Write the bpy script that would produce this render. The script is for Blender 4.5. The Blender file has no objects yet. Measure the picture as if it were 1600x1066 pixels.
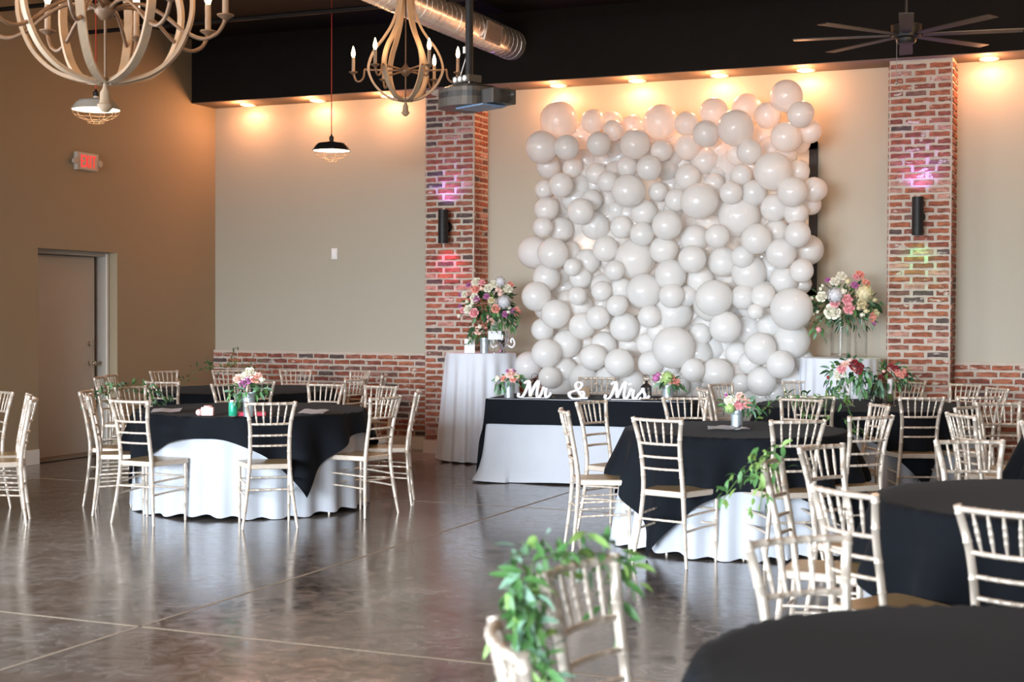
import bpy, bmesh, math, random
from mathutils import Vector, Matrix
random.seed(11)
PI = math.pi
scn = bpy.context.scene
COL = scn.collection
D = bpy.data

# ------------------------------------------------------------------ camera
cam_d = D.cameras.new('camera'); cam = D.objects.new('camera', cam_d); COL.objects.link(cam)
cam_d.sensor_width = 36.0; cam_d.lens = 51.18; cam_d.clip_start = .05; cam_d.clip_end = 200
_r = Vector((0.91954675, 0.39296163, 0.00386432)); _u = Vector((-0.01110059, 0.01614391, 0.99980806))
_f = Vector((-0.39282381, 0.91941315, -0.01920718))
_m = Matrix((( _r.x, _u.x, -_f.x, 10.13033554), (_r.y, _u.y, -_f.y, -14.65445819), (_r.z, _u.z, -_f.z, 1.53861218), (0, 0, 0, 1)))
cam.matrix_world = _m
cam_d.dof.use_dof = True; cam_d.dof.focus_distance = 11.5; cam_d.dof.aperture_fstop = 3.2
scn.camera = cam
# ------------------------------------------------------------------ world, light, exposure
w = D.worlds.new('world'); scn.world = w; w.use_nodes = True
w.node_tree.nodes['Background'].inputs[0].default_value = (.75, .85, 1, 1)
w.node_tree.nodes['Background'].inputs[1].default_value = .3
scn.view_settings.view_transform = 'Standard'; scn.view_settings.look = 'None'
scn.view_settings.exposure = 0.0; scn.view_settings.gamma = 1.0; scn.view_settings.use_curve_mapping = False

def area(name, loc, rot, sx, sy, power, color, spread=180):
    l = D.lights.new(name, 'AREA'); l.shape = 'RECTANGLE'; l.size = sx; l.size_y = sy; l.energy = power; l.color = color; l.spread = math.radians(spread)
    o = D.objects.new(name, l); o.location = loc; o.rotation_euler = rot; COL.objects.link(o); return o
# daylight through the storefront windows behind the camera and on the left side wall
DAY = (.80, .90, 1.0)
area('window_light', (.15, -12.2, 1.75), (0, -PI/2 + .20, 0), 2.6, 7.0, 950, DAY, 130)
area('window_light', (5.2, -21.6, 1.9), (PI/2 - .29, 0, 0), 9.0, 2.8, 900, DAY, 54)
area('window_light', (12.6, -21.6, 1.9), (PI/2 - .24, 0, 0), 3.2, 2.8, 130, DAY, 70)
WARM = (1.0, .38, .29)
def point(name, loc, power, color, size=.03):
    l = D.lights.new(name, 'POINT'); l.energy = power; l.color = color; l.shadow_soft_size = size
    o = D.objects.new(name, l); o.location = loc; COL.objects.link(o); return o
def spot(name, loc, power, color, ang, blend=.5, size=.04, rot=(0, 0, 0)):
    l = D.lights.new(name, 'SPOT'); l.energy = power; l.color = color; l.spot_size = ang; l.spot_blend = blend; l.shadow_soft_size = size
    o = D.objects.new(name, l); o.location = loc; o.rotation_euler = rot; COL.objects.link(o); return o
CEIL = 4.71; SOF = 3.974; SD = .475
LIGHTS_X = [.56, 1.50, 2.42, 4.46, 5.34, 6.22, 7.10, 8.84, 9.75]
LY = -.145
for x in LIGHTS_X:
    spot('downlight', (x, LY, SOF - .022), 13, WARM, 2.93, .45, .04); point('downlight_spill', (x, LY - .17, SOF - .10), 16, (1, .43, .19), .06)

# warm point lamps added overhead for unseen chandeliers, with no fixtures built
for x, y in ((8.9, -6.4), (9.6, -10.5), (5.0, -12.5), (1.6, -8.5), (9.2, -2.9)):
    point('unseen_chandelier_light', (x, y, 4.15), 75, (1, .62, .34), .22)

# ------------------------------------------------------------------ helpers
def new_mat(name):
    m = D.materials.new(name); m.use_nodes = True; nt = m.node_tree
    return m, nt, nt.nodes['Principled BSDF']
def N(nt, t, **kw):
    n = nt.nodes.new(t)
    for k, v in kw.items(): setattr(n, k, v)
    return n
def mat(name, col, rough=.5, metal=0, spec=.5, sheen=0, noise=None, bump=None, trans=0, coat=0, emis=None, sss=0, coords='Object'):
    m, nt, b = new_mat(name); L = nt.links.new
    b.inputs['Base Color'].default_value = (*col, 1); b.inputs['Roughness'].default_value = rough
    b.inputs['Metallic'].default_value = metal; b.inputs['Specular IOR Level'].default_value = spec
    if sheen: b.inputs['Sheen Weight'].default_value = sheen; b.inputs['Sheen Roughness'].default_value = .4
    if trans: b.inputs['Transmission Weight'].default_value = trans
    if coat: b.inputs['Coat Weight'].default_value = coat; b.inputs['Coat Roughness'].default_value = .08
    if emis: b.inputs['Emission Color'].default_value = (*emis[0], 1); b.inputs['Emission Strength'].default_value = emis[1]
    tc = N(nt, 'ShaderNodeTexCoord')
    if noise:
        sc, amt, col2 = noise
        n = N(nt, 'ShaderNodeTexNoise'); n.inputs['Scale'].default_value = sc; n.inputs['Detail'].default_value = 5
        L(tc.outputs[coords], n.inputs['Vector'])
        r = N(nt, 'ShaderNodeValToRGB'); r.color_ramp.elements[0].position = .5 - amt; r.color_ramp.elements[1].position = .5 + amt
        r.color_ramp.elements[0].color = (*col, 1); r.color_ramp.elements[1].color = (*col2, 1)
        L(n.outputs['Fac'], r.inputs['Fac']); L(r.outputs['Color'], b.inputs['Base Color'])
    if bump:
        sc, st = bump
        n2 = N(nt, 'ShaderNodeTexNoise'); n2.inputs['Scale'].default_value = sc; n2.inputs['Detail'].default_value = 4
        L(tc.outputs[coords], n2.inputs['Vector'])
        bp = N(nt, 'ShaderNodeBump'); bp.inputs['Strength'].default_value = st; bp.inputs['Distance'].default_value = .01
        L(n2.outputs['Fac'], bp.inputs['Height']); L(bp.outputs['Normal'], b.inputs['Normal'])
    return m

M = {}
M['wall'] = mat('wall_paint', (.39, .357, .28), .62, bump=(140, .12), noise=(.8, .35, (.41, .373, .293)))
M['side_wall_shaded'] = mat('side_wall_shaded_paint', (.34, .27, .175), .6, bump=(140, .12), noise=(.8, .35, (.36, .285, .185)))  # shade put into the colour: darker and browner for dim, warm light
M['black'] = mat('black_ceiling_paint', (.007, .0055, .0045), .8, spec=.15, bump=(60, .15), noise=(3, .3, (.009, .007, .006)))
M['soffit'] = mat('soffit_paint', (.15, .11, .075), .7, noise=(3, .3, (.17, .125, .085)))
M['white_trim'] = mat('trim_paint', (.80, .76, .69), .4, noise=(6, .3, (.76, .72, .65)))
M['door'] = mat('door_paint', (.50, .47, .42), .45, noise=(5, .3, (.53, .49, .43)))
M['chair'] = mat('champagne_paint', (.64, .55, .46), .36, metal=.3, noise=(35, .3, (.56, .47, .38)), bump=(90, .08), coat=.12)
M['seat'] = mat('seat_paint', (.50, .375, .20), .34, metal=.45, noise=(20, .3, (.45, .33, .17)), coat=.2)
M['black_cloth'] = mat('black_cloth', (.0060, .0075, .0105), .85, spec=.10, sheen=.02, noise=(10, .3, (.0075, .009, .012)))
M['white_cloth'] = mat('white_cloth', (.46, .48, .525), .8, spec=.2, sheen=.1, noise=(5, .3, (.50, .52, .56)))
M['sheer_cloth'] = mat('sheer_cloth', (.66, .69, .76), .7, spec=.3, sheen=.3, bump=(300, .2), noise=(5, .3, (.72, .74, .80)))
M['wood'] = mat('weathered_wood', (.42, .29, .18), .6, noise=(22, .22, (.38, .28, .19)), bump=(50, .35))
M['iron'] = mat('dark_iron', (.17, .10, .058), .5, metal=.25, noise=(30, .3, (.24, .145, .085)))
M['candle'] = mat('candle_sleeve', (.35, .25, .17), .5, noise=(30, .3, (.28, .20, .14)))
M['bulb'] = mat('lit_bulb', (1, .8, .5), .3, emis=((1, .62, .30), 28), noise=(5, .3, (1, .82, .55)))
M['lens'] = mat('lit_lens', (1, .9, .75), .4, emis=((1, .70, .42), 14), noise=(5, .3, (1, .92, .8)))
M['lamp_in'] = mat('lit_shade_lining', (1, .95, .88), .5, emis=((1, .80, .58), 2.6), noise=(5, .3, (1, .93, .85)))
M['fixture_black'] = mat('satin_black_metal', (.007, .007, .008), .5, spec=.3, noise=(40, .3, (.017, .016, .017)))
M['shade_grey'] = mat('grey_enamel', (.50, .48, .44), .35, noise=(9, .3, (.44, .42, .38)))
M['cage'] = mat('cage_wire', (.26, .18, .12), .5, metal=.3, noise=(30, .3, (.2, .14, .09)))
M['cord_red'] = mat('red_cord', (.55, .05, .03), .7, noise=(60, .3, (.42, .04, .02)))
M['duct'] = mat('galvanised_duct', (.78, .76, .74), .27, metal=.72, noise=(14, .3, (.64, .62, .60)), bump=(9, .15))
M['grille'] = mat('duct_grille_metal', (.42, .37, .32), .5, metal=.6, noise=(30, .3, (.33, .29, .25)))
M['proj'] = mat('projector_plastic', (.065, .055, .043), .5, noise=(20, .3, (.055, .045, .036)), coat=.1)
M['proj_dark'] = mat('projector_dark', (.04, .038, .036), .4, noise=(20, .3, (.06, .055, .05)))
M['proj_blue'] = mat('projector_blue_plate', (.07, .11, .17), .35, noise=(20, .3, (.2, .3, .45)))
M['white_plastic'] = mat('white_plastic', (.82, .80, .76), .4, noise=(10, .3, (.78, .76, .72)))
M['white_gloss'] = mat('white_painted_wood', (.90, .89, .90), .35, noise=(10, .3, (.86, .85, .86)), coat=.3)
M['galv'] = mat('galvanised_bucket', (.52, .58, .62), .42, metal=.65, noise=(28, .2, (.40, .46, .50)))
M['silver'] = mat('mirror_silver', (.80, .80, .82), .12, metal=1, noise=(15, .3, (.6, .62, .66)))
M['chrome'] = mat('door_chrome', (.60, .54, .46), .22, metal=.95, noise=(15, .3, (.5, .45, .38)))
M['red_emit'] = mat('exit_red', (.85, .03, .03), .5, emis=((1, .03, .04), .9), noise=(9, .3, (.8, .02, .02)))
M['exit_box'] = mat('exit_plastic', (.45, .41, .36), .4, noise=(10, .3, (.58, .54, .48)))
M['exit_glow'] = mat('exit_face', (.70, .55, .48), .4, emis=((1, .18, .12), .03), noise=(10, .3, (.68, .53, .46)))
M['screen'] = mat('screen_fabric', (.55, .52, .47), .8, noise=(4, .3, (.58, .55, .5)))
def glass_mat(name, tint, k):
    m, nt, b = new_mat(name); L = nt.links.new; out = nt.nodes['Material Output']
    tr = N(nt, 'ShaderNodeBsdfTransparent'); tr.inputs[0].default_value = (*tint, 1)
    gl = N(nt, 'ShaderNodeBsdfGlossy'); gl.inputs['Roughness'].default_value = .03
    lw = N(nt, 'ShaderNodeLayerWeight'); lw.inputs['Blend'].default_value = k
    mx = N(nt, 'ShaderNodeMixShader'); ml = N(nt, 'ShaderNodeMath', operation='MULTIPLY'); ml.inputs[1].default_value = .32; L(lw.outputs['Fresnel'], ml.inputs[0]); L(ml.outputs[0], mx.inputs[0]); L(tr.outputs[0], mx.inputs[1]); L(gl.outputs[0], mx.inputs[2]); L(mx.outputs[0], out.inputs['Surface']); nt.nodes.remove(b)
    return m
M['glass'] = glass_mat('clear_glass', (.95, .96, .96), .35)
M['water'] = glass_mat('vase_water', (.84, .78, .76), .3)
M['stem'] = mat('green_stem', (.10, .20, .05), .5, noise=(20, .3, (.14, .26, .07)))
M['leafA'] = mat('leaf_green', (.055, .16, .045), .45, noise=(9, .3, (.11, .27, .075)))
M['leafB'] = mat('leaf_dark', (.022, .065, .028), .42, noise=(9, .3, (.045, .12, .045)))
M['leafC'] = mat('leaf_eucalyptus', (.16, .30, .20), .5, noise=(9, .3, (.24, .40, .28)))
M['leafD'] = mat('leaf_lime', (.17, .30, .07), .5, noise=(9, .3, (.26, .41, .11)))
for k, c, c2 in (('white', (.88, .84, .74), (.80, .78, .62)), ('pink', (.86, .47, .46), (.82, .30, .36)), ('coral', (.88, .42, .33), (.82, .32, .25)),
                 ('purple', (.46, .10, .32), (.58, .22, .46)), ('blush', (.90, .66, .56), (.86, .56, .48)), ('red', (.22, .012, .018), (.32, .02, .025)),
                 ('green', (.36, .52, .16), (.46, .62, .24)), ('cream', (.78, .70, .45), (.70, .60, .34)), ('grey', (.62, .60, .62), (.72, .72, .74))):
    M['fl_' + k] = mat('petal_' + k, c, .55, noise=(30, .25, c2), sheen=.2)
M['ribbon'] = mat('satin_ribbon', (.86, .80, .76), .35, noise=(20, .3, (.82, .76, .72)))
M['paper'] = mat('white_card', (.82, .82, .85), .6, noise=(8, .3, (.78, .78, .82)))
M['ink'] = mat('dark_print', (.03, .03, .05), .6, noise=(8, .3, (.05, .05, .07)))
M['can_green'] = mat('can_green', (.02, .36, .20), .3, metal=.3, noise=(10, .3, (.03, .42, .25)))
M['can_metal'] = mat('can_aluminium', (.75, .76, .76), .25, metal=.9, noise=(10, .3, (.66, .67, .68)))
M['pink_toy'] = mat('pink_plastic', (.85, .52, .48), .4, noise=(10, .3, (.80, .46, .43)))
M['red_box'] = mat('red_card', (.50, .03, .07), .5, noise=(10, .3, (.44, .02, .05)))
M['petal_tan'] = mat('scattered_petal', (.74, .56, .42), .6, noise=(10, .3, (.80, .66, .52)))
M['ply'] = mat('table_plywood', (.45, .33, .2), .6, noise=(12, .3, (.4, .29, .17)))
M['steel'] = mat('grey_steel', (.3, .3, .3), .4, metal=.8, noise=(12, .3, (.26, .26, .26)))

def floor_mat():
    m, nt, b = new_mat('polished_concrete'); L = nt.links.new
    g = N(nt, 'ShaderNodeNewGeometry')
    n1 = N(nt, 'ShaderNodeTexNoise'); n1.inputs['Scale'].default_value = .9; n1.inputs['Detail'].default_value = 8; n1.inputs['Roughness'].default_value = .62; n1.inputs['Distortion'].default_value = .8
    n2 = N(nt, 'ShaderNodeTexNoise'); n2.inputs['Scale'].default_value = 7; n2.inputs['Detail'].default_value = 8; n2.inputs['Roughness'].default_value = .7; n2.inputs['Distortion'].default_value = 1.5
    n3 = N(nt, 'ShaderNodeTexNoise'); n3.inputs['Scale'].default_value = 55; n3.inputs['Detail'].default_value = 4
    for n in (n1, n2, n3): L(g.outputs['Position'], n.inputs['Vector'])
    r1 = N(nt, 'ShaderNodeValToRGB'); e = r1.color_ramp.elements
    e[0].position = .34; e[0].color = (.084, .066, .056, 1); e[1].position = .66; e[1].color = (.165, .155, .148, 1)
    x = e.new(.5); x.color = (.118, .102, .092, 1)
    L(n1.outputs['Fac'], r1.inputs['Fac'])
    r2 = N(nt, 'ShaderNodeValToRGB'); r2.color_ramp.elements[0].position = .38; r2.color_ramp.elements[1].position = .68
    r2.color_ramp.elements[0].color = (.62, .60, .58, 1); r2.color_ramp.elements[1].color = (1.45, 1.45, 1.42, 1)
    L(n2.outputs['Fac'], r2.inputs['Fac'])
    mx = N(nt, 'ShaderNodeMix', data_type='RGBA', blend_type='MULTIPLY'); mx.inputs['Factor'].default_value = 1
    L(r1.outputs['Color'], mx.inputs['A']); L(r2.outputs['Color'], mx.inputs['B'])
    # fine scratches
    v = N(nt, 'ShaderNodeTexVoronoi', feature='DISTANCE_TO_EDGE'); v.inputs['Scale'].default_value = 2.6
    nd = N(nt, 'ShaderNodeVectorMath', operation='MULTIPLY_ADD'); nd.inputs[1].default_value = (1.2, 1.2, 0)
    L(n2.outputs['Color'], nd.inputs[0]); L(g.outputs['Position'], nd.inputs[2]); L(nd.outputs[0], v.inputs['Vector'])
    lt = N(nt, 'ShaderNodeMapRange'); lt.inputs['From Min'].default_value = 0; lt.inputs['From Max'].default_value = .012; lt.inputs['To Min'].default_value = .10; lt.inputs['To Max'].default_value = 0
    L(v.outputs['Distance'], lt.inputs['Value'])
    mx2 = N(nt, 'ShaderNodeMix', data_type='RGBA'); L(lt.outputs[0], mx2.inputs['Factor']); L(mx.outputs['Result'], mx2.inputs['A']); mx2.inputs['B'].default_value = (.30, .27, .24, 1)
    L(mx2.outputs['Result'], b.inputs['Base Color'])
    rr = N(nt, 'ShaderNodeMapRange'); rr.inputs['From Min'].default_value = .3; rr.inputs['From Max'].default_value = .7; rr.inputs['To Min'].default_value = .07; rr.inputs['To Max'].default_value = .24
    L(n2.outputs['Fac'], rr.inputs['Value']); L(rr.outputs[0], b.inputs['Roughness'])
    b.inputs['Specular IOR Level'].default_value = .75
    bp = N(nt, 'ShaderNodeBump'); bp.inputs['Strength'].default_value = .06; bp.inputs['Distance'].default_value = .01
    L(n2.outputs['Fac'], bp.inputs['Height']); L(bp.outputs['Normal'], b.inputs['Normal'])
    return m
M['floor'] = floor_mat()
M['joint'] = mat('joint_grit', (.27, .21, .15), .8, noise=(30, .3, (.20, .155, .11)))

def brick_mat():
    m, nt, b = new_mat('reclaimed_brick'); L = nt.links.new
    oi = N(nt, 'ShaderNodeObjectInfo'); g = N(nt, 'ShaderNodeNewGeometry')
    ad = N(nt, 'ShaderNodeMath', operation='ADD'); L(oi.outputs['Random'], ad.inputs[0]); L(g.outputs['Random Per Island'], ad.inputs[1])
    fr = N(nt, 'ShaderNodeMath', operation='FRACT'); L(ad.outputs[0], fr.inputs[0])
    r = N(nt, 'ShaderNodeValToRGB'); r.color_ramp.interpolation = 'CONSTANT'; cr = r.color_ramp
    cols = [(.0, (.29, .084, .044)), (.17, (.33, .10, .052)), (.32, (.25, .072, .045)), (.45, (.31, .115, .08)), (.56, (.35, .12, .064)), (.68, (.22, .064, .042)), (.79, (.10, .066, .060)), (.86, (.19, .09, .07)), (.91, (.46, .23, .18))]
    cr.elements[0].position = 0; cr.elements[0].color = (*cols[0][1], 1); cr.elements[1].position = cols[1][0]; cr.elements[1].color = (*cols[1][1], 1)
    for p, c in cols[2:]:
        e = cr.elements.new(p); e.color = (*c, 1)
    L(fr.outputs[0], r.inputs['Fac'])
    n1 = N(nt, 'ShaderNodeTexNoise'); n1.inputs['Scale'].default_value = 14; n1.inputs['Detail'].default_value = 5
    n2 = N(nt, 'ShaderNodeTexNoise'); n2.inputs['Scale'].default_value = 6.5; n2.inputs['Detail'].default_value = 7; n2.inputs['Roughness'].default_value = .65
    mp = N(nt, 'ShaderNodeVectorMath', operation='MULTIPLY'); mp.inputs[1].default_value = (1, 1, 2.4)
    L(g.outputs['Position'], mp.inputs[0]); L(mp.outputs[0], n1.inputs['Vector']); L(mp.outputs[0], n2.inputs['Vector'])
    d = N(nt, 'ShaderNodeMapRange'); d.inputs['From Min'].default_value = .42; d.inputs['From Max'].default_value = .62; d.inputs['To Min'].default_value = 1.1; d.inputs['To Max'].default_value = .62
    L(n1.outputs['Fac'], d.inputs['Value'])
    mx = N(nt, 'ShaderNodeMix', data_type='RGBA', blend_type='MULTIPLY'); mx.inputs['Factor'].default_value = 1
    L(r.outputs['Color'], mx.inputs['A']); L(d.outputs[0], mx.inputs['B'])
    wm = N(nt, 'ShaderNodeMapRange'); wm.inputs['From Min'].default_value = .60; wm.inputs['From Max'].default_value = .66; wm.inputs['To Max'].default_value = .85
    L(n2.outputs['Fac'], wm.inputs['Value'])
    mx2 = N(nt, 'ShaderNodeMix', data_type='RGBA'); L(wm.outputs[0], mx2.inputs['Factor']); L(mx.outputs['Result'], mx2.inputs['A']); mx2.inputs['B'].default_value = (.62, .55, .48, 1)
    L(mx2.outputs['Result'], b.inputs['Base Color']); b.inputs['Roughness'].default_value = .85
    bp = N(nt, 'ShaderNodeBump'); bp.inputs['Strength'].default_value = .5; bp.inputs['Distance'].default_value = .006
    L(n1.outputs['Fac'], bp.inputs['Height']); L(bp.outputs['Normal'], b.inputs['Normal'])
    return m
M['brick'] = brick_mat()
M['mortar'] = mat('smeared_mortar', (.54, .46, .39), .9, noise=(9, .25, (.45, .38, .31)), bump=(45, .6))

def balloon_mat(name, tint, tr=.42):
    m, nt, b = new_mat(name); L = nt.links.new
    out = nt.nodes['Material Output']
    b.inputs['Base Color'].default_value = (*tint, 1); b.inputs['Roughness'].default_value = .4; b.inputs['Coat Weight'].default_value = .8; b.inputs['Coat Roughness'].default_value = .10; b.inputs['Coat IOR'].default_value = 1.6
    b.inputs['Specular IOR Level'].default_value = .35; tc = N(nt, 'ShaderNodeTexCoord'); n = N(nt, 'ShaderNodeTexNoise'); n.inputs['Scale'].default_value = 2.5
    L(tc.outputs['Object'], n.inputs['Vector'])
    r = N(nt, 'ShaderNodeValToRGB'); r.color_ramp.elements[0].color = (*tint, 1); r.color_ramp.elements[1].color = (tint[0]*.97, tint[1]*.97, tint[2]*.97, 1)
    L(n.outputs['Fac'], r.inputs['Fac']); L(r.outputs['Color'], b.inputs['Base Color'])
    t = N(nt, 'ShaderNodeBsdfTranslucent'); t.inputs['Color'].default_value = (.98, .96, .93, 1)
    mx = N(nt, 'ShaderNodeMixShader'); mx.inputs[0].default_value = tr
    L(b.outputs[0], mx.inputs[1]); L(t.outputs[0], mx.inputs[2]); L(mx.outputs[0], out.inputs['Surface'])
    return m
M['balloon'] = balloon_mat('pearl_balloon', (.97, .965, .955))

# ------------------------------------------------------------------ mesh helpers
def link(o, parent=None):
    COL.objects.link(o)
    if parent: o.parent = parent
    return o
def obj(name, bm, m, parent=None, smooth=True, loc=None):
    me = D.meshes.new(name)
    if isinstance(bm, bmesh.types.BMesh):
        bmesh.ops.recalc_face_normals(bm, faces=bm.faces); bm.to_mesh(me); bm.free()
    else:
        me.from_pydata(bm[0], [], bm[1])
    if smooth:
        for p in me.polygons: p.use_smooth = True
        me.set_sharp_from_angle(angle=math.radians(48))
    for x in (m if isinstance(m, (list, tuple)) else [m]): me.materials.append(M[x] if isinstance(x, str) else x)
    o = D.objects.new(name, me)
    if loc: o.location = loc
    return link(o, parent)
def tag(o, label=None, cat=None, group=None, kind=None):
    if label: o['label'] = label
    if cat: o['category'] = cat
    if group: o['group'] = group
    if kind: o['kind'] = kind
    return o
def thing(name, label, cat, loc=(0, 0, 0), rotz=0, group=None):
    o = D.objects.new(name, None); o.location = loc; o.rotation_euler = (0, 0, rotz); o.empty_display_size = .1
    link(o); return tag(o, label, cat, group)
def dup(o, parent=None):
    c = o.copy(); COL.objects.link(c)
    if parent: c.parent = parent
    for ch in o.children: dup(ch, c)
    return c
def BM(): return bmesh.new()
def box(bm, c, s, rot=None, bev=0):
    r = bmesh.ops.create_cube(bm, size=1); vs = r['verts']
    for v in vs: v.co = Vector((v.co.x*s[0], v.co.y*s[1], v.co.z*s[2]))
    if bev:
        es = list({e for v in vs for e in v.link_edges})
        rr = bmesh.ops.bevel(bm, geom=es, offset=bev, segments=2, profile=.7, affect='EDGES')
        vs = list({v for v in rr['verts']} | {v for f in rr['faces'] for v in f.verts} | {v for v in vs if v.is_valid})
    for v in vs:
        p = v.co.copy()
        if rot is not None: p = rot @ p
        v.co = p + Vector(c)
    return bm
def frames(pts):
    P = [Vector(p) for p in pts]; out = []; n = len(P)
    T = [(P[min(i+1, n-1)] - P[max(i-1, 0)]).normalized() for i in range(n)]
    up = Vector((0, 0, 1)) if abs(T[0].z) < .9 else Vector((1, 0, 0))
    a = T[0].cross(up).normalized()
    for i in range(n):
        a = (a - T[i]*a.dot(T[i])).normalized(); out.append((P[i], a, T[i].cross(a).normalized()))
    return out
def tube(bm, pts, rad, seg=8, cap=True, sq=(1, 1)):
    fr = frames(pts); rings = []
    for i, (p, a, b) in enumerate(fr):
        r = rad[i] if isinstance(rad, (list, tuple)) else rad
        rings.append([bm.verts.new(p + a*(r*sq[0]*math.cos(2*PI*k/seg)) + b*(r*sq[1]*math.sin(2*PI*k/seg))) for k in range(seg)])
    for i in range(len(rings)-1):
        for k in range(seg):
            bm.faces.new((rings[i][k], rings[i][(k+1) % seg], rings[i+1][(k+1) % seg], rings[i+1][k]))
    if cap:
        bm.faces.new(rings[0][::-1]); bm.faces.new(rings[-1])
    return bm
def lathe(bm, prof, c=(0, 0, 0), seg=24, cap=True, axis='Z'):
    rings = []
    for r, z in prof:
        ring = []
        for k in range(seg):
            t = 2*PI*k/seg; p = Vector((r*math.cos(t), r*math.sin(t), z))
            if axis == 'X': p = Vector((p.z, p.x, p.y))
            if axis == 'Y': p = Vector((p.x, p.z, p.y))
            ring.append(bm.verts.new(p + Vector(c)))
        rings.append(ring)
    for i in range(len(rings)-1):
        for k in range(seg): bm.faces.new((rings[i][k], rings[i][(k+1) % seg], rings[i+1][(k+1) % seg], rings[i+1][k]))
    if cap:
        if prof[0][0] > 1e-6: bm.faces.new(rings[0][::-1])
        if prof[-1][0] > 1e-6: bm.faces.new(rings[-1])
    return bm
def sweep_rect(bm, pts, w, t):
    """rectangular strip along a profile; pts are (pos, outward dir, side dir)"""
    rings = []
    for p, o, s in pts:
        rings.append([bm.verts.new(p + o*(t/2*a) + s*(w/2*b)) for a, b in ((-1, -1), (1, -1), (1, 1), (-1, 1))])
    for i in range(len(rings)-1):
        for k in range(4): bm.faces.new((rings[i][k], rings[i][(k+1) % 4], rings[i+1][(k+1) % 4], rings[i+1][k]))
    bm.faces.new(rings[0][::-1]); bm.faces.new(rings[-1])
def catmull(P, n=6):
    P = [Vector(p) for p in P]; out = []
    for i in range(len(P)-1):
        p0 = P[max(i-1, 0)]; p1 = P[i]; p2 = P[i+1]; p3 = P[min(i+2, len(P)-1)]
        for k in range(n):
            t = k/n; out.append(.5*((2*p1) + (p2-p0)*t + (2*p0-5*p1+4*p2-p3)*t*t + (3*p1-p0-3*p2+p3)*t**3))
    out.append(P[-1]); return out
def struct(name, bm, m, smooth=False, parent=None):
    o = obj(name, bm, m, parent, smooth); o['kind'] = 'structure'; return o

# ------------------------------------------------------------------ room shell
XR, YF = 15.0, -22.0
b = BM(); box(b, (XR/2, YF/2, -.06), (XR, -YF, .12)); floor = struct('floor', b, 'floor')
# saw-cut joints, a thin gritty filling in the slab
b = BM()
for x in (5.68, 0.9, 10.5): box(b, (x, YF/2, .0004), (.019, -YF, .0012))
for y in (-8.85, -4.05, -13.6): box(b, (XR/2, y, .0004), (XR, .019, .0012))
obj('floor_joint', b, 'joint', floor, False)
b = BM(); box(b, (XR/2, YF/2, CEIL+.06), (XR, -YF, .12)); ceiling = struct('ceiling', b, 'black')
b = BM(); box(b, (XR/2, .06, CEIL/2), (XR, .12, CEIL)); struct('wall_back', b, 'wall')
b = BM(); box(b, (XR+.06, YF/2, CEIL/2), (.12, -YF, CEIL)); struct('wall_right', b, 'side_wall_shaded')
b = BM(); box(b, (XR/2, YF-.06, CEIL/2), (XR, .12, CEIL)); struct('wall_front', b, 'side_wall_shaded')
# left wall with the door recess (opening y -3.07..-1.83, z 0..2.175)
DY0, DY1, DZ = -3.07, -1.83, 2.175
b = BM(); TH = .34
box(b, (-TH/2, DY1/2, CEIL/2), (TH, -DY1, CEIL))
box(b, (-TH/2, (DY0+YF)/2, CEIL/2), (TH, DY0-YF, CEIL))
box(b, (-TH/2, (DY0+DY1)/2, (DZ+CEIL)/2), (TH, DY1-DY0, CEIL-DZ))
struct('wall_left', b, 'side_wall_shaded')
# bulkhead over the back wall: its dark face and soffit
b = BM(); box(b, (XR/2, -SD/2, (SOF+CEIL)/2), (XR, SD, CEIL-SOF)); struct('trim_1', b, 'black')
b = BM(); box(b, (XR/2, -SD/2-.001, SOF-.003), (XR, SD-.006, .006)); struct('trim_5', b, 'soffit')
# soffit underside, painted like the ceiling edge
# door
dr = D.objects.new('door_1', None); link(dr); dr['kind'] = 'structure'
b = BM(); box(b, (-.235, (DY0+DY1)/2-.02, 1.075), (.045, 1.05, 2.10), bev=.004); leaf = obj('door_leaf', b, 'door', dr, False)
b = BM()
box(b, (-.19, DY1-.022, DZ/2), (.14, .044, DZ)); box(b, (-.19, DY0+.022, DZ/2), (.14, .044, DZ)); box(b, (-.19, (DY0+DY1)/2, DZ-.022), (.14, 1.15, .044))
dframe = obj('door_frame', b, 'door', dr, False)
b = BM(); box(b, (-.112, DY1-.026, DZ/2), (.016, .030, DZ-.02)); obj('frame_edge', b, 'white_trim', dframe, False)
b = BM(); box(b, (-.17, (DY0+DY1)/2, .012), (.20, 1.16, .024)); obj('threshold', b, 'joint', dr, False)
b = BM(); box(b, (-.36, (DY0+DY1)/2, DZ/2), (.02, 1.6, DZ+.3)); obj('light_leak_block', b, 'black', dr, False)  # added unseen backing that blocks world light leaking round the door
b = BM(); lathe(b, [(.0, 0), (.034, 0), (.034, .008), (.014, .012), (.013, .035), (.026, .042), (.030, .055), (.024, .068), (0, .072)], (-.212, -2.02, .98), 18, axis='X'); kn = obj('door_knob', b, 'chrome', leaf)
b = BM(); lathe(b, [(.0, 0), (.028, 0), (.028, .018), (.02, .022), (0, .022)], (-.212, -2.03, 1.19), 18, axis='X'); obj('deadbolt', b, 'chrome', leaf)
b = BM(); box(b, (-.213, -1.975, 1.08), (.006, .008, .30)); obj('latch_plate', b, 'chrome', leaf, False)
# baseboards
b = BM(); box(b, (.009, (DY0+YF)/2, .075), (.018, DY0-YF, .15), bev=.003); struct('baseboard_left', b, 'white_trim')
b = BM(); box(b, (.009, DY1/2, .075), (.018, -DY1, .15), bev=.003); struct('baseboard_left', b, 'white_trim')
b = BM()
box(b, (1.49, -.045, .07), (2.98, .018, .14), bev=.003); box(b, (5.76, -.045, .07), (4.36, .018, .14), bev=.003); box(b, (11.8, -.045, .07), (6.5, .018, .14), bev=.003)
struct('baseboard_back', b, 'white_trim')
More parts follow.
